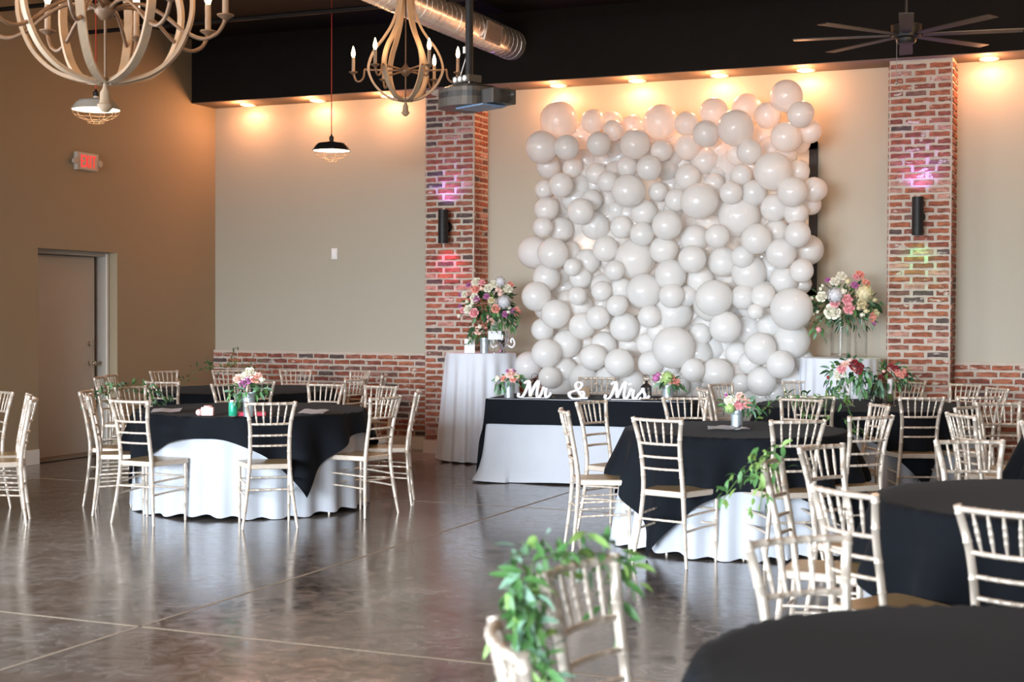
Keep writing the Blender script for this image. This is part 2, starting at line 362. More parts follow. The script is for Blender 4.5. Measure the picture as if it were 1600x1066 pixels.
# conduits / purlins under the ceiling
for y in (-2.33, -3.59, -6.2):
    b = BM(); tube(b, [(0, y, 4.46), (XR, y, 4.46)], .022, 8); tag(obj('ceiling_conduit', b, 'fixture_black'), kind='structure')

# ------------------------------------------------------------------ bricks
def brick_mesh(L, H=.048, T=.010, k=0):
    rnd = random.Random(100+k+int(L*1000)); n = 6
    top = [(-L/2 + L*i/(n-1) + (rnd.uniform(-.004, .004) if 0 < i < n-1 else 0), H/2 + rnd.uniform(-.006, .002)) for i in range(n)]
    bot = [(-L/2 + L*i/(n-1) + (rnd.uniform(-.004, .004) if 0 < i < n-1 else 0), -H/2 + rnd.uniform(-.002, .006)) for i in range(n)]
    top[0] = (top[0][0]+rnd.uniform(0, .004), top[0][1]-.003); top[-1] = (top[-1][0]-rnd.uniform(0, .004), top[-1][1]-.003)
    ring = bot + top[::-1]
    V = [(x, -T - rnd.uniform(-.002, .002), z) for x, z in [(x*.985, z*.93) for x, z in ring]] + [(x, 0, z) for x, z in ring]
    m = len(ring); F = [tuple(range(m))]
    for i in range(m): F.append((i, i+m, (i+1) % m + m, (i+1) % m))
    me = D.meshes.new('brick'); me.from_pydata(V, [], F); me.materials.append(M['brick']); me.update(); return me
BMESH = {}
def get_brick(L):
    key = round(L, 3)
    if key not in BMESH: BMESH[key] = [brick_mesh(key, k=i) for i in range(5)]
    return random.choice(BMESH[key])
def put_brick(parent, L, pos, rz):
    o = D.objects.new('brick', get_brick(L)); o.parent = parent; COL.objects.link(o)
    o.location = (pos[0], pos[1], pos[2]); o.rotation_euler = (random.uniform(-.01, .01), random.uniform(-.006, .006), rz)
COURSE = .0655
def stuff_bricks(parent, items):
    V, F, = [], []
    for L, pos, rz in items:
        me = get_brick(L); c, s = math.cos(rz), math.sin(rz); o = len(V)
        for v in me.vertices: V.append((pos[0]+v.co.x*c-v.co.y*s, pos[1]+v.co.x*s+v.co.y*c, pos[2]+v.co.z))
        for p in me.polygons: F.append(tuple(o+i for i in p.vertices))
    o = obj('brick_courses', (V, F), 'brick', parent, False); o['kind'] = 'stuff'; return o
def column(x0, label):
    t = thing('brick_column', label, 'column', (x0, 0, 0))
    b = BM(); box(b, (.295, -.178, SOF/2+.06), (.582, .356, SOF-.12)); obj('mortar_core', b, 'mortar', t, False)
    nc = int((SOF-.14)/COURSE); z0 = .14 + COURSE/2; rest = []
    for i in range(nc+1):
        z = z0 + i*COURSE
        if z + .025 > SOF: break
        j = lambda: random.uniform(-.004, .004)
        if i % 2: fr = [(.118, .066), (.190, .244+j()), (.190, .466+j()/2)]; sd = [(.19, .115), (.11, .29)]
        else: fr = [(.190, .108+j()), (.190, .326+j()), (.118, .510)]; sd = [(.11, .075), (.19, .255)]
        for L, x in fr: put_brick(t, L, (x+.005, -.356, z+random.uniform(-.003, .003)), 0)
        for L, y in sd:
            if i*5 < 296: put_brick(t, L, (.586, -y+.0, z+random.uniform(-.003, .003)), PI/2)
            else: rest.append((L, (.586, -y, z), PI/2))
            rest.append((L, (.004, -y, z), -PI/2))
    stuff_bricks(t, rest)
    b = BM(); box(b, (.295, -.366, .07), (.62, .018, .14), bev=.003); box(b, (.596, -.18, .07), (.018, .38, .14), bev=.003); box(b, (-.006, -.18, .07), (.018, .38, .14), bev=.003)
    obj('baseboard', b, 'white_trim', t, False)
    return t
column(2.985, 'left full-height red brick column beside the balloon wall')
column(7.945, 'right full-height red brick column behind the far right chairs')
def wainscot(name, x0, x1, single=True, lim=300):
    b = BM(); box(b, ((x0+x1)/2, -.018, (1.085+.14)/2), (x1-x0, .036, .945)); w_ = struct(name, b, 'mortar')
    n = 0; rest = []
    for i in range(14):
        z = .14 + COURSE*(i+.5) + .008; x = x0 + (.095 if i % 2 else -.01)
        if i % 2: (put_brick(w_, .118, (x0+.045+.02, -.036, z), 0) if single else rest.append((.118, (x0+.065, -.036, z), 0))); x = x0 + .135
        while x < x1 - .2:
            xx = x + .1 + random.uniform(-.004, .004)
            if single and n < lim-16: put_brick(w_, .190, (xx, -.036, z + random.uniform(-.003, .003)), 0); n += 1
            else: rest.append((.190, (xx, -.036, z), 0))
            x += .2085
        if x1 - x > .14: rest.append((.118, (x+.066, -.036, z), 0))
    if rest: stuff_bricks(w_, rest)
wainscot('trim_2', 0.0, 2.985)
wainscot('trim_3', 3.575, 7.945, False)
wainscot('trim_4', 8.535, 12.0)
# ------------------------------------------------------------------ recessed lights
LL = ['leftmost recessed soffit light, nearest the room corner', 'recessed soffit light just left of the black caged pendant', 'recessed soffit light hidden behind the small chandelier',
      'recessed soffit light above the left edge of the balloon wall', 'recessed soffit light left of centre above the balloon wall', 'recessed soffit light right of centre above the balloon wall',
      'recessed soffit light above the top right balloon', 'recessed soffit light right of the right brick column', 'recessed soffit light beyond the right frame edge']
for x, lab in zip(LIGHTS_X, LL):
    t = thing('recessed_light', lab, 'ceiling light', (x, LY, SOF-.006), 0, 'recessed lights along the soffit')
    b = BM(); lathe(b, [(.062, -.012), (.088, -.012), (.095, -.001), (.062, -.001), (.062, -.012)], seg=28, cap=False); obj('trim_ring', b, 'white_trim', t)
    b = BM(); lathe(b, [(.0, -.016), (.045, -.0155), (.061, -.008), (.061, -.002)], seg=28, cap=False); obj('light_lens', b, 'lens', t)
# ------------------------------------------------------------------ sconces
def sconce(x, label, upc, dnc, pu, pd_):
    t = thing('wall_sconce', label, 'wall light', (x, -.372, 2.47))
    b = BM(); lathe(b, [(.046, -.181), (.054, -.181), (.054, .181), (.046, .181), (.046, .15), (.0, .15)], (0, -.118, 0), 28, cap=False)
    lathe(b, [(.046, -.181), (.046, -.15), (0, -.15)], (0, -.118, 0), 28, cap=False); obj('lamp_body', b, 'fixture_black', t)
    b = BM(); box(b, (0, -.045, 0), (.05, .07, .06), bev=.004); lathe(b, [(0, -.004), (.055, -.004), (.055, .012), (0, .012)], (0, -.012, 0), 24, axis='Y'); obj('mounting_arm', b, 'fixture_black', t)
    return t
sconce(3.265, 'black up-down cylinder sconce on the left brick column', 0, 0, 0, 0)
sconce(8.24, 'black up-down cylinder sconce on the right brick column', 0, 0, 0, 0)
for x, uc, dc, pu, pd_ in ((3.265, (.50, .25, 1), (1, .06, .32), 36, 28), (8.24, (.45, .22, 1), (.12, 1, .25), 36, 14)):
    spot('sconce_up', (x, -.49, 2.625), pu, uc, 2.1, 1, .04, (PI, 0, 0)); spot('sconce_down', (x, -.49, 2.315), pd_, dc, 2.1, 1, .04, (0, 0, 0))

# ------------------------------------------------------------------ switch plate, exit sign
t = thing('switch_plate', 'white light switch plate on the beige back wall', 'light switch', (1.64, 0, 2.215))
b = BM(); box(b, (0, -.004, 0), (.078, .008, .125), bev=.003); plate = obj('plate', b, 'white_plastic', t, False)
b = BM(); box(b, (0, -.010, 0), (.034, .006, .068), bev=.002); obj('rocker', b, 'white_gloss', plate, False)

t = thing('exit_sign', 'lit EXIT sign with two round lamp heads above the door', 'exit sign', (0, -2.36, 3.105))
b = BM(); box(b, (.022, 0, 0), (.045, .335, .185), bev=.006); obj('sign_box', b, 'exit_box', t, False)
b = BM(); box(b, (.046, .012, 0), (.004, .255, .155)); panel = obj('lit_panel', b, 'exit_glow', t, False)
b = BM(); X0 = .050; T_ = .004
def bar(y0, z0, y1, z1, wd):
    d = Vector((0, y1-y0, z1-z0)); L_ = d.length; a = math.atan2(z1-z0, y1-y0)
    box(b, (X0, (y0+y1)/2, (z0+z1)/2), (T_, L_, wd), Matrix.Rotation(a, 3, 'X'))
H_ = .062; W_ = .0125
y = -.108
bar(y, -H_, y, H_, W_); bar(y, H_-.008, y+.045, H_-.008, W_); bar(y, 0, y+.038, 0, W_); bar(y, -H_+.008, y+.045, -H_+.008, W_)
bar(-.045, -H_, .005, H_, W_); bar(-.045, H_, .005, -H_, W_)
bar(.035, -H_, .035, H_, W_)
bar(.088, -H_, .088, H_, W_); bar(.060, H_-.008, .118, H_-.008, W_)
obj('exit_letters', b, 'red_emit', panel, False)
for s in (-1, 1):
    b = BM(); lathe(b, [(0, -.035), (.022, -.03), (.036, .0), (.034, .012), (0, .012)], (.04, s*.195, -.005), 18, axis='X'); box(b, (.02, s*.172, -.005), (.02, .03, .02)); obj('lamp_head', b, 'exit_box', t)

# ------------------------------------------------------------------ projection screen behind the balloons
t = thing('projection_screen', 'black-framed projection screen on the wall behind the balloons', 'projection screen', (5.82, -.005, 2.49))
b = BM(); box(b, (0, -.02, 0), (2.60, .02, 1.40)); obj('screen_fabric', b, 'screen', t, False)
b = BM()
for c, s in (((0, -.03, .735), (2.76, .05, .08)), ((0, -.03, -.735), (2.76, .05, .08)), ((1.34, -.03, 0), (.08, .05, 1.55)), ((-1.34, -.03, 0), (.08, .05, 1.55))): box(b, c, s, bev=.004)
obj('black_frame', b, 'fixture_black', t, False)

# ------------------------------------------------------------------ duct
t = thing('spiral_duct', 'galvanised spiral duct running back to the black bulkhead', 'duct', (4.06, 0, 4.365))
b = BM(); R0 = .158; prof = []
tube(b, [(0, -SD+.02, 0), (0, -6, 0), (0, -14, 0)], R0, 40); obj('duct_pipe', b, 'duct', t)
b = BM(); pts = []
n = int(13.4/.105*20)
for i in range(n+1):
    a = 2*PI*i/20; pts.append((R0*math.cos(a), -SD-.01-.105*i/20, R0*math.sin(a)))
tube(b, pts, .0042, 4); o = obj('spiral_seam', b, 'duct', t); 
b = BM(); ang = math.radians(-12)
rt = Matrix.Rotation(-ang, 3, 'Y')
for k in range(11): box(b, rt @ Vector((R0+.008, -1.32+.03*(k-5), 0)), (.012, .007, .15), rt)
o = obj('grille_slats', b, 'grille', t, False)
b = BM()
for c, s in (((R0+.006, -1.32, .085), (.022, .38, .022)), ((R0+.006, -1.32, -.085), (.022, .38, .022)), ((R0+.006, -1.50, 0), (.022, .022, .19)), ((R0+.006, -1.14, 0), (.022, .022, .19))): box(b, rt @ Vector(c), s, rt)
obj('grille_frame', b, 'duct', t, False)
for y in (-3.2, -6.4, -9.6):
    b = BM(); tube(b, [(0, y, R0-.01), (0, y, CEIL-4.365)], .008, 6); lathe(b, [(R0+.006, -.015), (R0+.006, .015)], (0, y, 0), 36, cap=False, axis='Y'); obj('duct_hanger', b, 'steel', t)

# ------------------------------------------------------------------ chandeliers
def chandelier(name, label, loc, nr, prof, armprof, hub_z, rw, rtk, cs, cord_top, pw=4.5):
    t = thing(name, label, 'chandelier', loc, math.radians(23.1))
    P = catmull([(r, 0, z) for r, z in prof], 6)
    for k in range(nr):
        a = 2*PI*k/nr; ca, sa = math.cos(a), math.sin(a); pts = []
        for i, p in enumerate(P):
            q0 = P[max(i-1, 0)]; q1 = P[min(i+1, len(P)-1)]; tg = (q1-q0).normalized(); nrm = Vector((tg.z, 0, -tg.x))
            rot = lambda v: Vector((v.x*ca, v.x*sa, v.z))
            pts.append((rot(p), rot(nrm), Vector((-sa, ca, 0))))
        b = BM(); sweep_rect(b, pts, rw, rtk); obj('wooden_rib', b, 'wood', t, False)
    b = BM(); lathe(b, [(0, hub_z-.05*cs), (.02*cs, hub_z-.045*cs), (.045*cs, hub_z-.015*cs), (.045*cs, hub_z+.01*cs), (.018*cs, hub_z+.035*cs), (.008*cs, hub_z+.06*cs), (0, hub_z+.06*cs)], seg=20)
    tube(b, [(0, 0, .0), (0, 0, cord_top)], .006*cs, 8)
    lathe(b, [(0, -.006), (prof[0][0]+.035*cs, -.006), (prof[0][0]+.035*cs, .012), (0, .012)], seg=20)
    obj('hub_and_stem', b, 'iron', t)
    b = BM(); lathe(b, [(0, -.13*cs), (.014*cs, -.127*cs), (.03*cs, -.11*cs), (.036*cs, -.098*cs), (.024*cs, -.088*cs), (.022*cs, -.045*cs), (.012*cs, -.028*cs), (.008*cs, -.005), (0, -.005)], seg=18); obj('wooden_finial', b, 'wood', t)
    A = catmull([(r, 0, z) for r, z in armprof], 6); rc, zc = armprof[-1]
    for k in range(nr):
        a = 2*PI*k/nr; ca, sa = math.cos(a), math.sin(a); rot = lambda v: Vector((v.x*ca, v.x*sa, v.z))
        b = BM(); tube(b, [rot(p) for p in A], .0085*cs, 8); arm = obj('candle_arm', b, 'iron', t)
        cx, cy = rc*ca, rc*sa
        b = BM(); lathe(b, [(.006, zc-.02*cs), (.014*cs, zc-.01*cs), (.036*cs, zc+.004*cs), (.036*cs, zc+.009*cs), (0, zc+.009*cs)], (cx, cy, 0), 16); obj('drip_cup', b, 'iron', arm)
        b = BM(); lathe(b, [(.0135*cs, zc+.008*cs), (.0135*cs, zc+.125*cs), (0, zc+.125*cs)], (cx, cy, 0), 12); obj('candle_sleeve', b, 'candle', arm)
        b = BM(); z1 = zc+.125*cs; lathe(b, [(.008*cs, z1), (.0155*cs, z1+.02*cs), (.017*cs, z1+.035*cs), (.011*cs, z1+.065*cs), (.003*cs, z1+.09*cs), (0, z1+.095*cs)], (cx, cy, 0), 12); obj('flame_bulb', b, 'bulb', arm)
        th_ = a + math.radians(23.1)
        point('bulb_light', (loc[0]+rc*math.cos(th_), loc[1]+rc*math.sin(th_), loc[2]+z1+.13*cs), pw, (1, .58, .29), .03)
    return t
chandelier('small_chandelier', 'small teardrop wooden chandelier with six lit candle bulbs', (4.598, -3.955, 3.284), 6,
    [(.03, .0), (.12, .018), (.195, .065), (.265, .145), (.305, .247), (.29, .34), (.245, .43), (.19, .50), (.12, .61), (.08, .72), (.062, .84), (.058, 1.0)],
    [(.0, .247), (.15, .247), (.31, .25), (.335, .25), (.345, .19), (.375, .155), (.41, .165), (.43, .225)], .247, .040, .018, 1.0, 1.42)
ch1 = chandelier('large_chandelier', 'large round wooden chandelier filling the top left corner', (4.912, -8.147, 2.802), 8,
    [(.03, .0), (.14, .01), (.275, .056), (.384, .15), (.45, .275), (.478, .39), (.47, .5), (.42, .62), (.33, .75), (.2, .9), (.12, 1.05), (.09, 1.3)],
    [(.05, .40), (.13, .425), (.22, .42), (.33, .36), (.43, .28), (.53, .238), (.61, .265), (.65, .32), (.66, .36)], .40, .046, .020, 1.3, 1.9)

# ------------------------------------------------------------------ caged pendants
def pendant(label, loc, shade, R_):
    t = thing('caged_pendant', label, 'pendant light', loc)
    b = BM(); k = R_/.18
    lathe(b, [(.180*k, 0), (.186*k, .004), (.180*k, .010), (.150*k, .052*k), (.128*k, .072*k), (.06*k, .082*k), (.04*k, .088*k), (.02*k, .09*k), (.02*k, .12*k), (0, .122*k)], seg=40, cap=False); obj('metal_shade', b, shade, t)
    b = BM(); lathe(b, [(.176*k, .003), (.146*k, .048*k), (.12*k, .066*k), (0, .07*k)], seg=40, cap=False); obj('shade_lining', b, 'lamp_in', t)
    b = BM(); lathe(b, [(0, .105*k), (.022*k, .105*k), (.022*k, .135*k), (.010*k, .145*k), (.005, .16*k), (0, .16*k)], seg=16); obj('socket_cap', b, 'fixture_black', t)
    b = BM(); tube(b, [(0, 0, .15*k), (0, 0, CEIL-loc[2])], .0045, 6); obj('red_cord', b, 'cord_red', t); t.children[-1]['label'] = 'thin red cloth-covered cord' 
    b = BM(); lathe(b, [(0, CEIL-loc[2]-.03), (.05, CEIL-loc[2]-.028), (.055, CEIL-loc[2]-.001), (0, CEIL-loc[2]-.001)], seg=18); obj('ceiling_rose', b, 'fixture_black', t)
    b = BM(); w_ = .0016
    for i in range(10):
        a = 2*PI*i/10
        tube(b, [(R_*s*math.cos(a), R_*s*math.sin(a), z*k) for s, z in ((.98, 0), (.95, -.022), (.82, -.048), (.6, -.068), (.36, -.08), (.33, -.098))], w_, 5)
    for s, z in ((.93, -.028), (.72, -.059), (.36, -.08), (.33, -.098)):
        tube(b, [(R_*s*math.cos(2*PI*i/28), R_*s*math.sin(2*PI*i/28), z*k) for i in range(29)], w_, 5)
    obj('wire_cage', b, 'cage', t)
    b = BM(); bmesh.ops.create_uvsphere(b, u_segments=14, v_segments=8, radius=.03*k, matrix=Matrix.Translation((0, 0, .035*k))); obj('lamp_bulb', b, 'bulb', t)
    point('pendant_light', (loc[0], loc[1], loc[2]-.02), 3, (1, .68, .42), .05)
    return t
pendant('grey caged pendant lamp hanging below the large chandelier', (2.654, -5.446, 3.112), 'shade_grey', .185)
pendant('black caged pendant lamp hanging in front of the beige back wall', (2.813, -2.09, 3.135), 'fixture_black', .185)

# ------------------------------------------------------------------ projector
t = thing('ceiling_projector', 'grey projector hung on a black pole before the left brick column', 'projector', (5.904, -5.531, 2.945), math.radians(-28))
b = BM(); n = 16; V = []
outl = [(-.235+.0*i, 0) for i in range(0)]
pts = [(-.17, .16), (.17, .16), (.195, .145), (.205, .12), (.205, -.06)] + [(.205*math.cos(math.radians(a)), -.06+.14*math.sin(math.radians(a))) for a in range(-12, -180, -12)] + [(-.205, -.06), (-.205, .12), (-.195, .145)]
def prism(bm, poly, z0, z1, sc=1):
    lo = [bm.verts.new((x, y, z0)) for x, y in poly]; hi = [bm.verts.new((x*sc, y*sc, z1)) for x, y in poly]; n = len(poly)
    bm.faces.new(lo[::-1]); bm.faces.new(hi)
    for i in range(n): bm.faces.new((lo[i], lo[(i+1) % n], hi[(i+1) % n], hi[i]))
prism(b, pts, .0, .06); prism(b, [(x*.99, y*.99) for x, y in pts], .098, .125); prism(b, [(x*.97, y*.97) for x, y in pts], .125, .15, .72); obj('projector_case', b, 'proj', t, False)
b = BM()
for i in range(6): prism(b, [(x*.985, y*.985) for x, y in pts], .063+.0062*i, .0665+.0062*i)
obj('vent_slats', b, 'proj_dark', t, False)
b = BM(); prism(b, [(x*.94, y*.94) for x, y in pts], .058, .10); obj('inner_case', b, 'proj_dark', t, False)
b = BM(); box(b, (.26, .05, .055), (.14, .20, .10), bev=.008); lh = obj('lens_housing', b, 'proj_dark', t, False)
b = BM(); lathe(b, [(0, .0), (.055, 0), (.055, .03), (.045, .03), (.04, .02), (0, .015)], (.33, .05, .055), 24, axis='X'); obj('projector_lens', b, 'glass', lh)
b = BM(); box(b, (.13, .0, -.006), (.30, .20, .012), bev=.003); obj('base_plate', b, 'proj_blue', t, False)
b = BM(); tube(b, [(0, 0, .14), (0, 0, CEIL-2.945)], .027, 16); lathe(b, [(0, CEIL-2.945-.02), (.09, CEIL-2.945-.018), (.09, CEIL-2.945), (0, CEIL-2.945)], seg=20); obj('ceiling_pole', b, 'fixture_black', t)
b = BM(); box(b, (0, -.02, .195), (.19, .11, .05), bev=.004); lathe(b, [(0, .145), (.05, .15), (.04, .175), (0, .175)], seg=16); mb = obj('mount_bracket', b, 'proj', t, False)
for i in (-1, 0, 1):
    b = BM(); lathe(b, [(0, -.006), (.019, -.006), (.019, .006), (0, .006)], (i*.055, -.078, .195), 16, axis='Y'); obj('round_knob', b, 'white_plastic', mb)
b = BM(); box(b, (-.012, -.033, .40), (.022, .008, .045)); obj('pole_tag', b, 'white_plastic', t, False)
b = BM()
for a_, c_ in (((-.14, -.02, .14), (-.02, -.01, .36)), ((-.10, .04, .14), (-.01, .01, .33)), ((.11, -.10, .13), (.09, -.06, .19))):
    m_ = ((a_[0]+c_[0])/2-.02, (a_[1]+c_[1])/2, (a_[2]+c_[2])/2-.05); tube(b, catmull([a_, m_, c_], 5), .0035, 5)
obj('cables', b, 'white_plastic', t)

# ------------------------------------------------------------------ ceiling fan
t = thing('ceiling_fan', 'large black eight-blade ceiling fan at the top right', 'ceiling fan', (8.309, -1.83, 3.93), math.radians(23.1))
b = BM(); lathe(b, [(0, -.075), (.07, -.072), (.085, -.05), (.085, -.03), (.12, -.02), (.125, .01), (.13, .085), (.10, .11), (.035, .13), (.035, .17), (0, .17)], seg=32); obj('motor_housing', b, 'fixture_black', t)
b = BM(); tube(b, [(0, 0, .15), (0, 0, CEIL-3.93)], .015, 12); lathe(b, [(0, CEIL-3.93-.06), (.06, CEIL-3.93-.05), (.07, CEIL-3.93), (0, CEIL-3.93)], seg=20); obj('down_rod', b, 'fixture_black', t)
fan_blade_mat = mat('fan_blade', (.012, .009, .006), .5, noise=(8, .3, (.016, .012, .008))); M['fan_blade'] = fan_blade_mat
bl = None
for k in range(8):
    if bl is None:
        b = BM(); rx = Matrix.Rotation(math.radians(-3), 3, 'X')
        sec = [(.13, .030), (.20, .045), (.45, .055), (.80, .060), (.95, .058)]
        for sgn in (0,):
            top, bot = [], []
            for x, hw in sec:
                for zz, L_ in ((.004, top), (-.004, bot)):
                    L_.append([b.verts.new(Vector((x, 0, 0)) + rx @ Vector((0, s*hw, zz))) for s in (-1, 1)])
            for i in range(len(sec)-1):
                b.faces.new((top[i][0], top[i+1][0], top[i+1][1], top[i][1])); b.faces.new((bot[i][0], bot[i][1], bot[i+1][1], bot[i+1][0]))
                b.faces.new((top[i][0], bot[i][0], bot[i+1][0], top[i+1][0])); b.faces.new((top[i][1], top[i+1][1], bot[i+1][1], bot[i][1]))
            b.faces.new((top[-1][0], bot[-1][0], bot[-1][1], top[-1][1])); b.faces.new((top[0][0], top[0][1], bot[0][1], bot[0][0]))
        bl = obj('fan_blade', b, 'fan_blade', t, False); o = bl
    else:
        o = bl.copy(); COL.objects.link(o)
    o.rotation_euler = (0, 0, 2*PI*k/8 + math.radians(30))
b = BM(); tube(b, [(-.085, -.02, -.05), (-.085, -.02, -.40)], .0022, 5); bmesh.ops.create_uvsphere(b, u_segments=10, v_segments=6, radius=.014, matrix=Matrix.Translation((-.085, -.02, -.41))); obj('pull_chain', b, 'steel', t)

# ------------------------------------------------------------------ chiavari chairs
def bamboo(bm, pts, rad, seg=8, nodes=(), bulge=1.16):
    """tube resampled with raised bamboo rings at given fractions of its length"""
    P = catmull(pts, 5); n = len(P)
    if not isinstance(rad, (list, tuple)): rad = [rad, rad]
    L_ = [0]
    for i in range(1, n): L_.append(L_[-1] + (P[i]-P[i-1]).length)
    tot = L_[-1]
    def at(f):
        s = f*tot
        for i in range(1, n):
            if L_[i] >= s - 1e-9:
                u = (s-L_[i-1])/max(L_[i]-L_[i-1], 1e-9); return P[i-1].lerp(P[i], u)
        return P[-1].copy()
    def rr(f):
        x = f*(len(rad)-1); i = min(int(x), len(rad)-2); return rad[i] + (rad[i+1]-rad[i])*(x-i)
    fs = set(L_[i]/tot for i in range(0, n, 2)) | {0.0, 1.0}
    fs = {f for f in fs if all(abs(f-k) > .012 for k in nodes)}
    ev = [(f, 1) for f in fs]
    for k in nodes:
        d = .0045/tot; ev += [(k-d, 1), (k-d*.5, bulge), (k+d*.5, bulge), (k+d, 1)]
    ev = sorted(e for e in ev if -1e-9 <= e[0] <= 1+1e-9)
    tube(bm, [at(f) for f, _ in ev], [rr(f)*g for f, g in ev], seg)
def make_chair():
    t = thing('chiavari_chair', 'chair', 'chair')
    for s in (-1, 1):
        b = BM(); bamboo(b, [(s*.194, -.205, 0), (s*.160, -.176, .25), (s*.142, -.165, .45), (s*.138, -.178, .58), (s*.143, -.208, .745), (s*.174, -.240, .905)], [.0100, .0135, .0150, .0155, .0150, .0145], 10, (.14, .30, .46, .60, .72, .86, .97)); obj('back_post', b, 'chair', t)
    for s in (-1, 1):
        b = BM(); bamboo(b, [(s*.179, .169, 0), (s*.180, .167, .22), (s*.181, .165, .432)], [.0098, .0125, .0140], 10, (.3, .62)); obj('front_leg', b, 'chair', t)
    # seat: tapered slab with a soft front
    b = BM(); V = []
    ol = [(-.128, -.172), (.128, -.172), (.150, -.140), (.198, .150), (.190, .190), (.150, .203), (-.150, .203), (-.190, .190), (-.198, .150), (-.150, -.140)]
    n = len(ol)
    lay = [(.97, .420), (1.0, .426), (1.0, .450), (.975, .457)]
    rings = [[b.verts.new((x*k, y*k, z)) for x, y in ol] for k, z in lay]
    for i in range(3):
        for k in range(n): b.faces.new((rings[i][k], rings[i][(k+1) % n], rings[i+1][(k+1) % n], rings[i+1][k]))
    b.faces.new(rings[0][::-1]); obj_rim = None
    b.faces.new(rings[3])
    so = obj('seat', b, ['chair', 'seat'], t, False)
    for p in so.data.polygons:
        if p.normal.z > .9 and p.center.z > .45: p.material_index = 1
    def rail(z, x, y, r, name, bow=.028, nodes=(.2, .35, .5, .65, .8)):
        b = BM(); bamboo(b, [(-x, y, z), (-x*.5, y-bow*.75, z), (0, y-bow, z), (x*.5, y-bow*.75, z), (x, y, z)], r, 8, nodes); return obj(name, b, 'chair', t)
    rail(.892, .170, -.238, .0112, 'top_rail'); rail(.746, .142, -.208, .0090, 'crossbar', .024); rail(.664, .138, -.191, .0082, 'crossbar', .022); rail(.590, .136, -.180, .0082, 'crossbar', .020)
    for i in range(5):
        f = (i-2)/3.0; xb, xt = .142*f, .170*f; yb = -.208-.024*(1-f*f); yt = -.238-.028*(1-f*f)
        b = BM(); bamboo(b, [(xb, yb, .750), ((xb+xt)/2, (yb+yt)/2, .82), (xt, yt, .888)], [.0044, .0068, .0076, .0068, .0044], 8, (.3, .5, .7), 1.15); obj('spindle', b, 'chair', t)
    for s in (-1, 1):
        for z, xr in ((.315, .152), (.225, .162)):
            b = BM(); bamboo(b, [(s*xr, -.172, z-.01), (s*.168, 0, z), (s*.180, .166, z+.005)], .0075, 7, (.18, .34, .5, .66, .82)); obj('side_stretcher', b, 'chair', t)
    for z in (.325, .235):
        b = BM(); bamboo(b, [(-.180, .167, z), (0, .167, z), (.180, .167, z)], .0070, 7, (.25, .42, .58, .75)); obj('front_stretcher', b, 'chair', t)
    b = BM(); bamboo(b, [(-.156, -.173, .275), (0, -.173, .275), (.156, -.173, .275)], .0080, 7, (.25, .5, .75)); obj('back_stretcher', b, 'chair', t)
    return t
CH = {"C1":[1.81,-5.87,160],"C2":[2.22,-6.08,134],"C3":[2.58,-6.44,128],"C4":[2.634,-5.184,292.9],"C5":[3.002,-5.579,305.6],"C6":[3.51,-5.89,357.0],"C7":[1.1,-3.125,293.5],"C8":[0.9,-2.708,289.4],"C9":[2.55,-4.62,262],"C10":[1.96,-3.47,6],"C11":[0.792,-1.848,251.1],"C12":[1.177,-1.395,223.0],"C13":[2.981,-3.921,238.6],"C14":[2.616,-3.226,44.5],"C15":[1.756,-1.058,208.9],"C16":[3.563,-3.684,184.2],"C17":[3.04,-2.369,81.5],"C18":[2.266,-0.911,156.0],"C19":[2.859,-1.572,112.7],"C20":[4.096,-3.752,170.1],"C21":[4.707,-4.882,77.6],"C22":[4.588,-4.237,114.2],"C23":[4.381,-5.695,39.1],"C24":[6.895,-5.593,298.3],"C25":[6.75,-4.818,252.2],"C26":[7.537,-5.968,345.1],"C27":[7.126,-4.188,211.0],"C28":[6.989,-2.592,298.8],"C29":[6.898,-1.832,247.6],"C30":[5.298,-1.269,196.4],"C31":[5.824,-1.123,177.2],"C32":[7.348,-1.101,210.8],"C33":[7.841,-3.053,357.2],"C34":[7.773,-4.0,163.6],"C35":[8.144,-5.765,35.5],"C36":[8.442,-5.25,49.7],"C37":[8.283,-4.345,119.9],"C38":[8.528,-2.875,25.2],"C39":[8.076,-0.739,153.4],"C40":[8.578,-0.979,145.6],"C41":[8.851,-1.515,125.7],"C42":[8.917,-2.608,27.6],"C43":[9.295,-4.252,250.7],"C44":[9.308,-4.818,305.7],"C45":[9.477,-7.185,206.4],"C46":[9.37,-3.761,215.3],"C47":[9.8,-5.326,317.5],"C48":[8.962,-7.698,245.0],"C49":[9.318,-9.148,320.3],"C50":[8.933,-8.408,271.0],"C51":[9.842,-9.447,339.2],"C52":[9.438,-10.699,228.2],"C53":[9.076,-11.242,258.5],"C54":[9.204,-11.904,302.5]}
